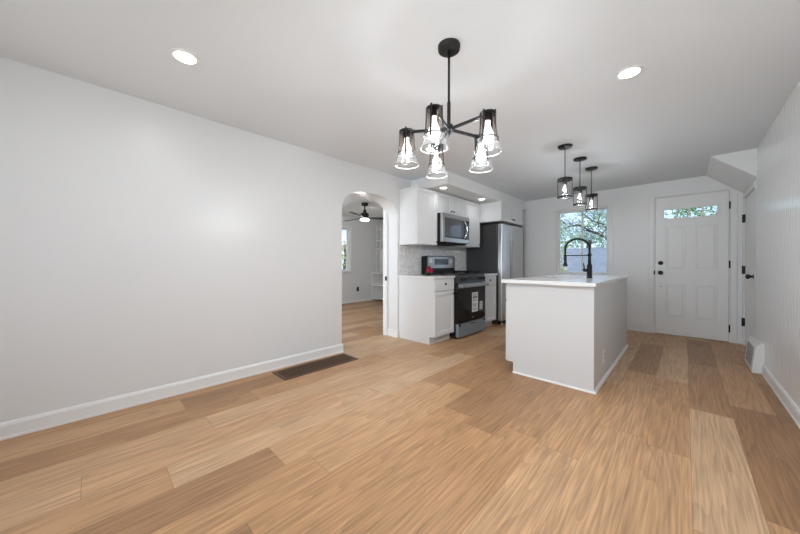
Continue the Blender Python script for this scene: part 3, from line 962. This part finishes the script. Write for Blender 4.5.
# ---------------------------------------------------------------- stove
st = thing('gas_stove', 'stainless and black gas stove with energy label on its door', 'stove', (-2.57, 3.84, 0))
sy0, sy1 = 3.463, 4.217
XFs = -2.226
MB().box((-2.88, sy0, 0.035), (XFs - 0.05, sy1, 0.885), 0.003).build('body', M['dark'], st)
m = MB(); m.box((-2.885, sy0, 0.885), (XFs - 0.02, sy1, 0.905), 0.004); ct = m.build('cooktop', M['dark'], st)
for yy in (sy0 + 0.20, sy1 - 0.20):
    for xx in (-2.70, -2.43):
        m = MB(); m.lathe([(0.045, 0), (0.045, 0.010), (0.030, 0.012), (0.030, 0.020), (0.012, 0.022)], (xx, yy, 0.905), n=20); m.build('burner', M['rubber'], ct)
for (ya, yb_) in ((sy0 + 0.03, 3.835), (3.845, sy1 - 0.03)):
    m = MB()
    zt = 0.932
    for xx in (-2.81, -2.565, -2.32):
        m.box((xx - 0.006, ya, zt - 0.010), (xx + 0.006, yb_, zt), 0.002)
    for yy in (ya + 0.006, (ya + yb_) / 2, yb_ - 0.006):
        m.box((-2.816, yy - 0.006, zt - 0.010), (-2.314, yy + 0.006, zt), 0.002)
    for xx in (-2.81, -2.32):
        for yy in (ya + 0.008, yb_ - 0.008):
            m.box((xx - 0.006, yy - 0.006, 0.904), (xx + 0.006, yy + 0.006, zt - 0.008))
    m.build('grate', M['rubber'], st)
m = MB()
m.prism([(XFs - 0.055, 0.775), (XFs - 0.002, 0.775), (XFs - 0.020, 0.884), (XFs - 0.055, 0.884)], 'Y', sy0, sy1)
cpn = m.build('control_panel', pm('dark_steel_panel', (0.055, 0.055, 0.058), 0.4, 0.3), st)
m = MB(); m.box((XFs - 0.018, 3.735, 0.800), (XFs - 0.005, 3.935, 0.862), 0.002); m.build('display', M['display'], cpn)
for yy in (3.555, 3.655, 4.005, 4.085, 4.160):
    m = MB(); m.lathe([(0.026, 0), (0.024, 0.006), (0.019, 0.008), (0.017, 0.034), (0.014, 0.036)], (XFs - 0.012, yy, 0.828), 'X', n=18)
    kb = m.build('knob', M['rubber'], cpn)
    m = MB(); m.box((XFs + 0.023, yy - 0.002, 0.826), (XFs + 0.0255, yy + 0.002, 0.845)); m.build('pointer', M['steel'], kb)
m = MB()
m.box((XFs - 0.05, sy0 + 0.004, 0.222), (XFs, sy1 - 0.004, 0.770), 0.004)
dr = m.build('oven_door', M['black_glass'], st)
m = MB(); m.box((XFs, sy0 + 0.10, 0.330), (XFs + 0.0015, sy1 - 0.10, 0.680)); m.build('oven_window', M['oven_window'], dr)
m = MB(); m.box((XFs - 0.004, sy0 + 0.004, 0.705), (XFs + 0.0025, sy1 - 0.004, 0.768), 0.002)
m.build('door_trim', M['steel_h'], dr)
m = MB()
m.box((XFs + 0.035, sy0 + 0.005, 0.712), (XFs + 0.060, sy1 - 0.005, 0.756), 0.009, 3)
for yy in (sy0 + 0.03, sy1 - 0.03):
    m.box((XFs, yy - 0.012, 0.722), (XFs + 0.040, yy + 0.012, 0.748), 0.003)
m.build('handle', M['steel_h'], dr)
m = MB(); m.box((XFs + 0.001, 3.815, 0.340), (XFs + 0.0025, 3.985, 0.625)); sh = m.build('energy_label', M['paper'], dr)
m = MB()
for i, zz in enumerate((0.585, 0.570, 0.515, 0.500, 0.485, 0.45, 0.435, 0.42, 0.40, 0.37, 0.355)):
    m.box((XFs + 0.0024, 3.832, zz + 0.01), (XFs + 0.003, 3.968 - (i % 3) * 0.02, zz + 0.016))
m.box((XFs + 0.0024, 3.832, 0.542), (XFs + 0.003, 3.968, 0.566))
m.build('print', M['ink'], sh)
m = MB(); m.box((XFs + 0.001, 4.035, 0.345), (XFs + 0.0025, 4.125, 0.480)); sh = m.build('spec_sticker', M['paper'], dr)
m = MB()
for zz in (0.455, 0.430, 0.405, 0.380, 0.355, 0.340):
    m.box((XFs + 0.0024, 4.043, zz + 0.006), (XFs + 0.003, 4.117, zz + 0.016))
m.build('print', M['ink'], sh)
m = MB(); m.box((XFs + 0.0005, 3.815, 0.262), (XFs + 0.0022, 3.875, 0.276), 0.0008); m.build('badge', M['chrome'], dr)
m = MB(); m.box((XFs - 0.05, sy0 + 0.004, 0.026), (XFs, sy1 - 0.004, 0.208), 0.005); dw = m.build('storage_drawer', M['steel_film'], st)
m = MB(); m.box((XFs - 0.002, 3.775, 0.170), (XFs + 0.001, 3.925, 0.186), 0.001); m.build('handle_slot', M['dark'], dw)
m = MB(); m.box((XFs, 3.78, 0.155), (XFs + 0.003, 3.92, 0.169), 0.001); m.build('pull_lip', M['steel_h'], dw)
for yy in (sy0 + 0.03, sy1 - 0.03):
    m = MB(); m.box((XFs, yy - 0.024, 0.178), (XFs + 0.002, yy + 0.024, 0.208), 0.001); m.build('corner_guard', M['rubber'], dw)
for yy in (sy0 + 0.04, sy1 - 0.04):
    for xx in (-2.82, XFs - 0.07):
        m = MB(); m.lathe([(0.020, 0), (0.020, 0.012), (0.010, 0.014), (0.010, 0.04)], (xx, yy, 0), n=14); m.build('foot', M['rubber'], st)
# back guard with rounded top corners
def rrect(y0, y1, z0, z1, r, n=6):
    pts = [(y0, z0), (y1, z0)]
    pts += [(y1 - r + r * cos(pi / 2 * i / n), z1 - r + r * sin(pi / 2 * i / n)) for i in range(n + 1)]
    pts += [(y0 + r - r * sin(pi / 2 * i / n), z1 - r + r * cos(pi / 2 * i / n)) for i in range(n + 1)]
    return pts
m = MB(); m.prism(rrect(sy0, sy1, 0.905, 1.165, 0.035), 'X', -2.885, -2.790); bgd = m.build('back_guard', M['dark'], st)
m = MB(); m.prism(rrect(sy0 + 0.03, sy1 - 0.03, 0.975, 1.150, 0.02), 'X', -2.79, -2.786); bp_ = m.build('back_panel', M['steel_h'], bgd)
m = MB(); m.box((-2.786, 3.66, 1.03), (-2.784, 4.02, 1.12), 0.001); m.build('clock_panel', M['display'], bgd)
MB().box((-2.786, 3.53, 1.055), (-2.7845, 3.60, 1.125)).build('sticker', M['paper'], bgd)
MB().box((-2.786, 4.07, 1.055), (-2.7845, 4.13, 1.115)).build('sticker', M['paper'], bgd)

# bowl of red flowers on the counter
fl = thing('flower_bowl', 'small dark bowl of crimson flowers on the counter left of the stove', 'flowers', (-2.60, 3.28, 0.88))
m = MB(); m.lathe([(0.028, 0.0), (0.030, 0.004), (0.044, 0.020), (0.052, 0.038), (0.048, 0.038), (0.038, 0.020), (0.001, 0.012)], (-2.60, 3.28, 0.88), n=24, cap=False); m.build('bowl', M['dark'], fl)
def rose(c, r):
    m = MB()
    for k, (n_, rr, tilt) in enumerate(((3, 0.35, 0.1), (5, 0.65, 0.35), (6, 0.95, 0.7))):
        for i in range(n_):
            a = 2 * pi * (i + 0.5 * k) / n_
            q = Matrix.Translation(c) @ Matrix.Rotation(a, 4, 'Z') @ Matrix.Rotation(tilt, 4, 'Y')
            b2 = bmesh.new()
            bmesh.ops.create_uvsphere(b2, u_segments=8, v_segments=6, radius=r * 0.62)
            bmesh.ops.scale(b2, vec=(0.18, 0.85, 1.0), verts=b2.verts)
            bmesh.ops.translate(b2, vec=(r * rr * 0.6, 0, r * 0.25), verts=b2.verts)
            m._merge(b2, q, True)
    return m
for c, r_ in (((-2.60, 3.285, 0.990), 0.030), ((-2.585, 3.245, 0.945), 0.030), ((-2.575, 3.31, 0.945), 0.030), ((-2.63, 3.30, 0.935), 0.028), ((-2.56, 3.275, 0.925), 0.026)):
    f = rose(c, r_).build('flower', M['petal'], fl)
    m = MB(); m.cyl((-2.60, 3.28, 0.893), (c[0], c[1], c[2]), 0.003, n=6); m.build('stem', M['stem'], f)
m = MB()
for i in range(7):
    a = i * 0.9
    q = Matrix.Translation((-2.60 + 0.035 * cos(a), 3.28 + 0.035 * sin(a), 0.925)) @ Matrix.Rotation(a, 4, 'Z') @ Matrix.Rotation(0.6, 4, 'Y')
    b2 = bmesh.new(); bmesh.ops.create_uvsphere(b2, u_segments=8, v_segments=5, radius=0.03); bmesh.ops.scale(b2, vec=(1, 0.45, 0.08), verts=b2.verts); m._merge(b2, q, True)
m.build('leaves', M['stem'], fl)

# ---------------------------------------------------------------- fridge
fr = thing('refrigerator', 'side-by-side stainless refrigerator with dark side panel', 'refrigerator', (-2.55, 5.2, 0))
fy0, fy1 = 4.765, 5.665
MB().box((-2.895, fy0, 0.035), (-2.305, fy1, 1.722), 0.006).build('cabinet', M['fridge_side'], fr)
for a, b in ((fy0, 5.122), (5.148, fy1)):
    m = MB(); m.box((-2.295, a, 0.075), (-2.212, b, 1.725), 0.012, 3); dd = m.build('door', M['steel'], fr)
    hy = b - 0.018 if a == fy0 else a + 0.018
    m = MB(); m.box((-2.2125, hy - 0.005, 0.55), (-2.2105, hy + 0.005, 1.45), 0.001); m.build('handle_recess', M['rubber'], dd)
    m = MB(); hy2 = a + 0.05 if a == fy0 else b - 0.05
    m.box((-2.335, hy2 - 0.04, 1.722), (-2.23, hy2 + 0.04, 1.742), 0.004); m.build('hinge_cover', M['rubber'], dd)
MB().box((-2.31, fy0 + 0.01, 0.02), (-2.235, fy1 - 0.01, 0.072), 0.003).build('kick_grille', M['rubber'], fr)
for yy in (fy0 + 0.05, fy1 - 0.05):
    m = MB(); m.lathe([(0.022, -0.012), (0.022, 0.012)], (-2.245, yy, 0.022), 'Y', n=16); m.build('front_roller', M['plastic'], fr)
    m = MB(); m.lathe([(0.02, 0), (0.02, 0.04)], (-2.82, yy, 0), n=14); m.build('rear_foot', M['rubber'], fr)

# ---------------------------------------------------------------- island
ix0, ix1, iy0, iy1 = -1.248, -0.528, 2.805, 4.70
isl = thing('kitchen_island', 'white kitchen island holding the sink', 'island', ((ix0 + ix1) / 2, (iy0 + iy1) / 2, 0))
m = MB()
t = 0.02
m.box((ix0, iy0, 0.10), (ix1, iy0 + t, 0.862)); m.box((ix1 - t, iy0 + t, 0.0), (ix1, iy1, 0.862)); m.box((ix0, iy1 - t, 0.10), (ix1 - t, iy1, 0.862))
m.box((ix0, iy0 + t, 0.10), (ix0 + t, iy1 - t, 0.862)); m.box((ix0 + t, iy0 + t, 0.10), (ix1 - t, iy1 - t, 0.12))
m.box((ix0 + 0.058, iy0, 0.0), (ix1, iy0 + t, 0.10))
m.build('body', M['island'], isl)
m = MB(); m.box((-0.652, iy0 - 0.004, 0.0), (ix1 + 0.002, iy0, 0.862), 0.001, 1); m.build('corner_panel', M['island'], isl)
m = MB(); m.box((ix0 + 0.058, iy0 + t, 0), (ix0 + 0.075, iy1 - t, 0.10)); m.build('toe_kick', M['island'], isl)
m = MB()
m.prism([(ix1, 0), (ix1 + 0.018, 0), (ix1 + 0.017, 0.008), (ix1 + 0.010, 0.020), (ix1, 0.024)], 'Y', iy0 - 0.004, iy1 + 0.012)
m.prism([(iy0 - 0.004, 0), (iy0 - 0.018, 0), (iy0 - 0.017, 0.006), (iy0 - 0.004, 0.014)], 'X', ix0 + 0.058, ix1 + 0.018)
m.build('base_shoe', M['trim'], isl)
ny = 4
for i in range(ny):
    a = iy0 + 0.004 + (iy1 - iy0 - 0.008) * i / ny + 0.002; b = iy0 + 0.004 + (iy1 - iy0 - 0.008) * (i + 1) / ny - 0.002
    m = MB(); m.box((ix0 - 0.018, a, 0.690), (ix0, b, 0.845), 0.002, 1); dw = m.build('drawer', M['island'], isl)
    m = MB(); m.lathe([(0.006, 0), (0.005, -0.012), (0.014, -0.016), (0.014, -0.024)], (ix0 - 0.018, (a + b) / 2, 0.77), 'X', n=14); m.build('knob', M['black'], dw)
    m = MB()
    mm = MB(); shaker_X(mm, 0, a, b, 0.105, 0.682)
    bmesh.ops.transform(mm.bm, matrix=Matrix.Translation((ix0, 0, 0)) @ Matrix.Scale(-1, 4, (1, 0, 0)), verts=mm.bm.verts)
    bmesh.ops.reverse_faces(mm.bm, faces=mm.bm.faces[:])
    dd = mm.build('door', M['island'], isl)
    m = MB(); m.lathe([(0.006, 0), (0.005, -0.012), (0.014, -0.016), (0.014, -0.024)], (ix0 - 0.018, b - 0.035 if i % 2 == 0 else a + 0.035, 0.64), 'X', n=14); m.build('knob', M['black'], dd)
# worktop with sink cut-out
kx0, kx1, ky0, ky1 = -1.19, -0.83, 3.38, 4.05
tx0, tx1, ty0, ty1 = -1.285, -0.506, 2.752, 4.735
m = MB()
b2 = bmesh.new()
outer = [(tx0, ty0), (tx1, ty0), (tx1, ty1), (tx0, ty1)]
inner = [(kx0, ky0), (kx1, ky0), (kx1, ky1), (kx0, ky1)]
for z, flip in ((0.893, False), (0.863, True)):
    vo = [b2.verts.new((*p, z)) for p in outer]; vi = [b2.verts.new((*p, z)) for p in inner]
    for k in range(4):
        f = (vo[k], vo[(k + 1) % 4], vi[(k + 1) % 4], vi[k])
        b2.faces.new(f[::-1] if flip else f)
bmesh.ops.remove_doubles(b2, verts=b2.verts, dist=1e-6)
vs = {(round(v.co.x, 4), round(v.co.y, 4), round(v.co.z, 3)): v for v in b2.verts}
def V(p, z): return vs[(round(p[0], 4), round(p[1], 4), z)]
for lst in (outer, inner):
    for k in range(4):
        b2.faces.new((V(lst[k], 0.863), V(lst[(k + 1) % 4], 0.863), V(lst[(k + 1) % 4], 0.893), V(lst[k], 0.893)))
bmesh.ops.recalc_face_normals(b2, faces=b2.faces)
oe = [e for e in b2.edges if all(abs(v.co.z - 0.893) < 1e-4 for v in e.verts) and all((round(v.co.x, 4), round(v.co.y, 4)) in [(round(p[0], 4), round(p[1], 4)) for p in outer] for v in e.verts)]
bmesh.ops.bevel(b2, geom=oe, offset=0.003, segments=2, affect='EDGES')
m._merge(b2)
tag(m.build('countertop', M['quartz']), 'white quartz worktop on the kitchen island', 'countertop')
sk = thing('sink', 'undermount steel sink let into the island worktop', 'sink', (-1.01, 3.715, 0.68))
m = MB(); e_ = 0.004
m.box((kx0 - e_, ky0 - e_, 0.68), (kx1 + e_, ky1 + e_, 0.684))
m.box((kx0 - e_, ky0 - e_, 0.684), (kx0, ky1 + e_, 0.8625)); m.box((kx1, ky0 - e_, 0.684), (kx1 + e_, ky1 + e_, 0.8625))
m.box((kx0, ky0 - e_, 0.684), (kx1, ky0, 0.8625)); m.box((kx0, ky1, 0.684), (kx1, ky1 + e_, 0.8625))
m.build('basin', M['sink'], sk)
m = MB(); m.lathe([(0.04, 0.0), (0.04, 0.003), (0.03, 0.004), (0.028, 0.001)], (-1.01, 3.85, 0.684), n=20); m.build('drain', M['chrome'], sk)

# faucet
FX, FY, FZ = -0.738, 3.70, 0.893
fa = thing('kitchen_faucet', 'black pull-down spring faucet standing on the island', 'faucet', (FX, FY, FZ))
m = MB(); m.lathe([(0.030, 0), (0.030, 0.006), (0.024, 0.010), (0.024, 0.140), (0.020, 0.148), (0.0155, 0.155)], (FX, FY, FZ), n=24); m.build('base', M['navy'], fa)
m = MB(); m.cyl((FX, FY, FZ + 0.15), (FX, FY, FZ + 0.262), 0.0145); m.lathe([(0.019, 0), (0.019, 0.03)], (FX, FY, FZ + 0.235)); m.build('column', M['navy'], fa)
Rr = 0.118
path = [Vector((FX, FY, FZ + 0.26 + 0.06 * i / 4)) for i in range(5)]
zc = FZ + 0.322
for i in range(1, 25):
    a = pi * i / 24
    path.append(Vector((FX - Rr + Rr * cos(a), FY, zc + 0.105 * sin(a))))
xe = FX - 2 * Rr
for i in range(1, 6):
    path.append(Vector((xe, FY, zc - 0.085 * i / 5)))
m = MB(); m.tube(path, 0.0095, 10); hose = m.build('hose', M['navy'], fa)
# spring coil round the hose
L_ = [0.0]
for a, b in zip(path, path[1:]):
    L_.append(L_[-1] + (b - a).length)
turns = 34; coil = []
NN = turns * 10
for k in range(NN + 1):
    s_ = L_[-1] * k / NN
    j = max(i for i in range(len(L_)) if L_[i] <= s_ + 1e-9)
    j = min(j, len(path) - 2)
    f_ = (s_ - L_[j]) / (L_[j + 1] - L_[j])
    p = path[j].lerp(path[j + 1], f_)
    d = (path[j + 1] - path[j]).normalized()
    u = Vector((0, 1, 0)); v = d.cross(u).normalized()
    a = 2 * pi * turns * k / NN
    coil.append(p + (u * cos(a) + v * sin(a)) * 0.0125)
m = MB(); m.tube(coil, 0.0026, 5); m.build('spring', M['navy'], hose)
m = MB(); zs = zc - 0.085
m.lathe([(0.012, 0.0), (0.015, -0.010), (0.015, -0.055), (0.017, -0.075), (0.026, -0.105), (0.026, -0.112), (0.020, -0.113)], (xe, FY, zs), n=20); m.build('spray_head', M['navy'], fa)
m = MB(); m.cyl((FX, FY, FZ + 0.245), (xe + 0.006, FY, FZ + 0.245), 0.0055); m.lathe([(0.0185, -0.008), (0.0185, 0.008)], (xe, FY, FZ + 0.243), n=18); m.build('docking_arm', M['navy'], fa)
m = MB(); m.cyl((FX, FY, FZ + 0.085), (FX - 0.045, FY - 0.045, FZ + 0.085), 0.017); hb = m.build('handle_body', M['navy'], fa)
m = MB(); m.cyl((FX - 0.04, FY - 0.04, FZ + 0.09), (FX - 0.046, FY - 0.046, FZ + 0.160), 0.006); m.build('lever', M['navy'], hb)

# ---------------------------------------------------------------- side room: fan, bookcase
fx, fy = -4.661, 3.806
fn = thing('ceiling_fan', 'black three-blade ceiling fan with light past the arch', 'ceiling fan', (fx, fy, 1.9))
m = MB(); m.lathe([(0.001, -0.055), (0.060, -0.055), (0.070, -0.045), (0.070, 0)], (fx, fy, H), cap=False); m.build('canopy', M['fan_black'], fn)
m = MB(); m.cyl((fx, fy, 2.10), (fx, fy, H - 0.05), 0.014); m.build('rod', M['fan_black'], fn)
m = MB(); m.lathe([(0.018, 2.135), (0.030, 2.11), (0.036, 2.07), (0.075, 2.055), (0.082, 2.03), (0.080, 1.96), (0.070, 1.95)], (fx, fy, 0), n=28); m.build('motor', M['fan_black'], fn)
m = MB(); m.lathe([(0.001, 1.905), (0.070, 1.907), (0.092, 1.914), (0.094, 1.930), (0.080, 1.95)], (fx, fy, 0), n=28, cap=False); m.build('light', M['fan_lens'], fn)
for a in (radians(136), radians(256), radians(16)):
    # angle measured from the camera-right direction towards depth
    dr = vr * cos(a) + vf * sin(a)
    sd = Vector((-dr.y, dr.x, 0))
    b2 = bmesh.new(); rows = []
    for i in range(9):
        t_ = i / 8
        wd = 0.028 + 0.040 * min(1, t_ * 2.2) - (0.030 * max(0, (t_ - 0.9) / 0.1))
        c = Vector((fx, fy, 1.968)) + dr * (0.07 + 0.61 * t_)
        rows.append([b2.verts.new(c + sd * s1 * wd + Vector((0, 0, -s1 * wd * 0.18 + o_))) for s1, o_ in ((-1, -0.004), (1, -0.004), (1, 0.004), (-1, 0.004))])
    for A_, B_ in zip(rows, rows[1:]):
        for i in range(4):
            b2.faces.new((A_[i], A_[(i + 1) % 4], B_[(i + 1) % 4], B_[i]))
    b2.faces.new(rows[0]); b2.faces.new(rows[-1][::-1])
    bmesh.ops.recalc_face_normals(b2, faces=b2.faces)
    m = MB(); m._merge(b2); m.build('blade', M['fan_black'], fn)
lamp('fan_lamp', 'POINT', (fx, fy, 1.86), 9, (1, 0.98, 0.95), radius=0.07)

bk = thing('bookcase', 'white open shelves with a deeper ledge past the arch', 'bookcase', (-5.6, 5.75, 0))
bx_0, bx_1 = XF + 0.002, -4.6
m = MB(); m.box((bx_0, YS1 - 0.02, 0.0), (bx_1, YS1 - 0.001, H - 0.12)); m.build('back', M['trim'], bk)
for xx in (bx_0, -6.22 + 0.0, -5.35, bx_1 - 0.02):
    MB().box((xx, 5.63, 0.80), (xx + 0.018, YS1 - 0.02, H - 0.12)).build('upright', M['trim'], bk)
for z in (2.02, 1.71, 1.465):
    MB().box((bx_0 + 0.018, 5.625, z - 0.02), (bx_1, YS1 - 0.02, z), 0.002).build('shelf', M['trim'], bk)
MB().box((bx_0, 5.42, 0.765), (bx_1, YS1 - 0.02, 0.795), 0.003).build('ledge', M['trim'], bk)
for z in (0.45, 0.08):
    MB().box((bx_0 + 0.02, 5.46, z - 0.025), (bx_1, YS1 - 0.02, z), 0.002).build('shelf', M['trim'], bk)
for xx in (bx_0, -5.35, bx_1 - 0.02):
    MB().box((xx, 5.45, 0.0), (xx + 0.02, YS1 - 0.02, 0.765)).build('lower_upright', M['trim'], bk)

# ---------------------------------------------------------------- outdoors
struct('ground', MB().box((-30, -25, -1.7), (20, 40, -1.6)), M['ground'], 'green lawn outside the windows')

def leaves(mb, centre, radii, n, size, rng):
    for _ in range(n):
        while True:
            p = Vector((rng.uniform(-1, 1), rng.uniform(-1, 1), rng.uniform(-1, 1)))
            if p.length < 1:
                break
        c = Vector(centre) + Vector((p.x * radii[0], p.y * radii[1], p.z * radii[2]))
        u = Vector((rng.gauss(0, 1), rng.gauss(0, 1), rng.gauss(0, 1))).normalized()
        v = u.orthogonal().normalized()
        s = size * rng.uniform(0.6, 1.3)
        mb.quad([c - u * s, c + v * s * 0.5, c + u * s, c - v * s * 0.5])

rng = random.Random(3)
def branch_path(a, b, rng, sag=0.15, n=7):
    a, b = Vector(a), Vector(b)
    out = []
    for i in range(n):
        t = i / (n - 1)
        p = a.lerp(b, t) + Vector((rng.uniform(-1, 1), rng.uniform(-1, 1), rng.uniform(-1, 1))) * 0.04 * (a - b).length * (1 if 0 < i < n - 1 else 0)
        p.z += sag * sin(pi * t)
        out.append(p)
    return out

# big sparse tree beyond the kitchen window
tr = thing('tree', 'sparse pale-leaved tree with dark slanting branches outside the kitchen window', 'tree', (-0.6, 9.6, -1.6))
m = MB(); m.tube(branch_path((-0.6, 9.6, -1.6), (-0.75, 9.6, 1.0), rng, 0), lambda t: 0.16 - 0.05 * t, 10); m.build('trunk', M['bark'], tr)
m = MB()
tips = [((-0.75, 9.6, 1.0), (-2.10, 9.5, 2.50)), ((-0.75, 9.6, 1.0), (-1.45, 9.3, 2.75)), ((-1.42, 9.5, 1.75), (-2.9, 9.7, 2.35)),
        ((-0.75, 9.6, 1.0), (-0.6, 9.8, 3.2)), ((-2.1, 9.5, 2.5), (-3.0, 9.6, 3.1)), ((-1.15, 9.55, 1.45), (-2.05, 9.5, 2.0))]
for a, b in tips:
    m.tube(branch_path(a, b, rng, 0.05), lambda t: 0.032 - 0.020 * t, 7)
for _ in range(34):
    a, b = rng.choice(tips)
    p = Vector(a).lerp(Vector(b), rng.uniform(0.3, 1))
    q = p + Vector((rng.uniform(-0.7, 0.4), rng.uniform(-0.3, 0.3), rng.uniform(-0.15, 0.5)))
    m.tube(branch_path(p, q, rng, 0.02, 5), lambda t: 0.012 - 0.008 * t, 5)
m.build('branches', M['bark'], tr)
m = MB()
for _ in range(70):
    c = (rng.uniform(-3.6, -0.4), rng.uniform(9.1, 10.2), rng.uniform(1.75, 3.6))
    leaves(m, c, (0.32, 0.3, 0.14), 34, 0.045, rng)
fo = m.build('foliage', M['leaf_grey'], tr); fo['kind'] = 'stuff'

tr = thing('tree', 'yellow-green tree behind the grey shingled roof outside', 'tree', (-3.2, 16.5, -1.6))
m = MB(); m.tube(branch_path((-3.2, 16.5, -1.6), (-3.2, 16.5, 2.5), rng, 0), lambda t: 0.2 - 0.12 * t, 9); m.build('trunk', M['bark'], tr)
m = MB()
for _ in range(60):
    c = (rng.uniform(-5.6, -1.6), rng.uniform(15.8, 17.4), rng.uniform(1.4, 3.2) if rng.random() < .8 else rng.uniform(2.6, 4.2))
    leaves(m, c, (0.5, 0.5, 0.35), 70, 0.075, rng)
fo = m.build('foliage', M['leaf_pale'], tr); fo['kind'] = 'stuff'

tr = thing('shrub', 'pale green shrub at the left edge of the kitchen window view', 'shrub', (-2.92, 10.6, -1.6))
m = MB(); m.tube(branch_path((-2.92, 10.6, -1.6), (-2.92, 10.6, 0.8), rng, 0), lambda t: 0.05 - 0.03 * t, 7); m.build('stem', M['bark'], tr)
m = MB()
for _ in range(22):
    leaves(m, (rng.uniform(-3.2, -2.68), rng.uniform(10.3, 10.9), rng.uniform(-0.6, 1.35)), (0.22, 0.25, 0.22), 60, 0.05, rng)
fo = m.build('foliage', M['leaf_yellow'], tr); fo['kind'] = 'stuff'

# neighbouring garage
gr = thing('garage', 'low grey garage with a shingled roof outside the kitchen window', 'garage', (-2.2, 13.5, -1.6))
MB().box((-3.75, 12.6, -1.6), (-0.7, 14.8, 0.66)).build('walls', M['siding'], gr)
m = MB(); m.prism([(12.1, 0.58), (13.6, 1.58), (15.1, 0.58), (15.1, 0.66), (13.6, 1.67), (12.1, 0.66)], 'X', -3.95, -0.5); m.build('roof', M['shingle'], gr)

# foliage beyond the front door's panes
tr = thing('tree', 'leafy green tree beyond the panes of the front door', 'tree', (0.45, 11.4, -1.6))
m = MB(); m.tube(branch_path((0.45, 11.4, -1.6), (0.45, 11.4, 2.2), rng, 0), lambda t: 0.09 - 0.05 * t, 8); m.build('trunk', M['bark'], tr)
m = MB()
for _ in range(46):
    leaves(m, (rng.uniform(-0.15, 1.3), rng.uniform(11.0, 11.8), rng.uniform(1.7, 3.1)), (0.32, 0.3, 0.28), 80, 0.04, rng)
fo = m.build('foliage', M['leaf_green'], tr); fo['kind'] = 'stuff'

# tree beyond the side-room window
tr = thing('tree', 'yellow-leaved tree outside the window past the arch', 'tree', (-11.5, 8.0, -1.6))
m = MB(); m.tube(branch_path((-11.5, 8.0, -1.6), (-11.4, 8.1, 2.0), rng, 0), lambda t: 0.10 - 0.06 * t, 8); m.tube(branch_path((-11.45, 8.05, 0.6), (-11.3, 8.5, 1.9), rng, 0.05), lambda t: 0.045 - 0.03 * t, 7); m.build('trunk', M['bark'], tr)
m = MB()
for _ in range(48):
    leaves(m, (rng.uniform(-12.2, -10.8), rng.uniform(6.8, 9.2), rng.uniform(0.0, 1.95)), (0.4, 0.4, 0.3), 60, 0.06, rng)
fo = m.build('foliage', M['leaf_yellow'], tr); fo['kind'] = 'stuff'
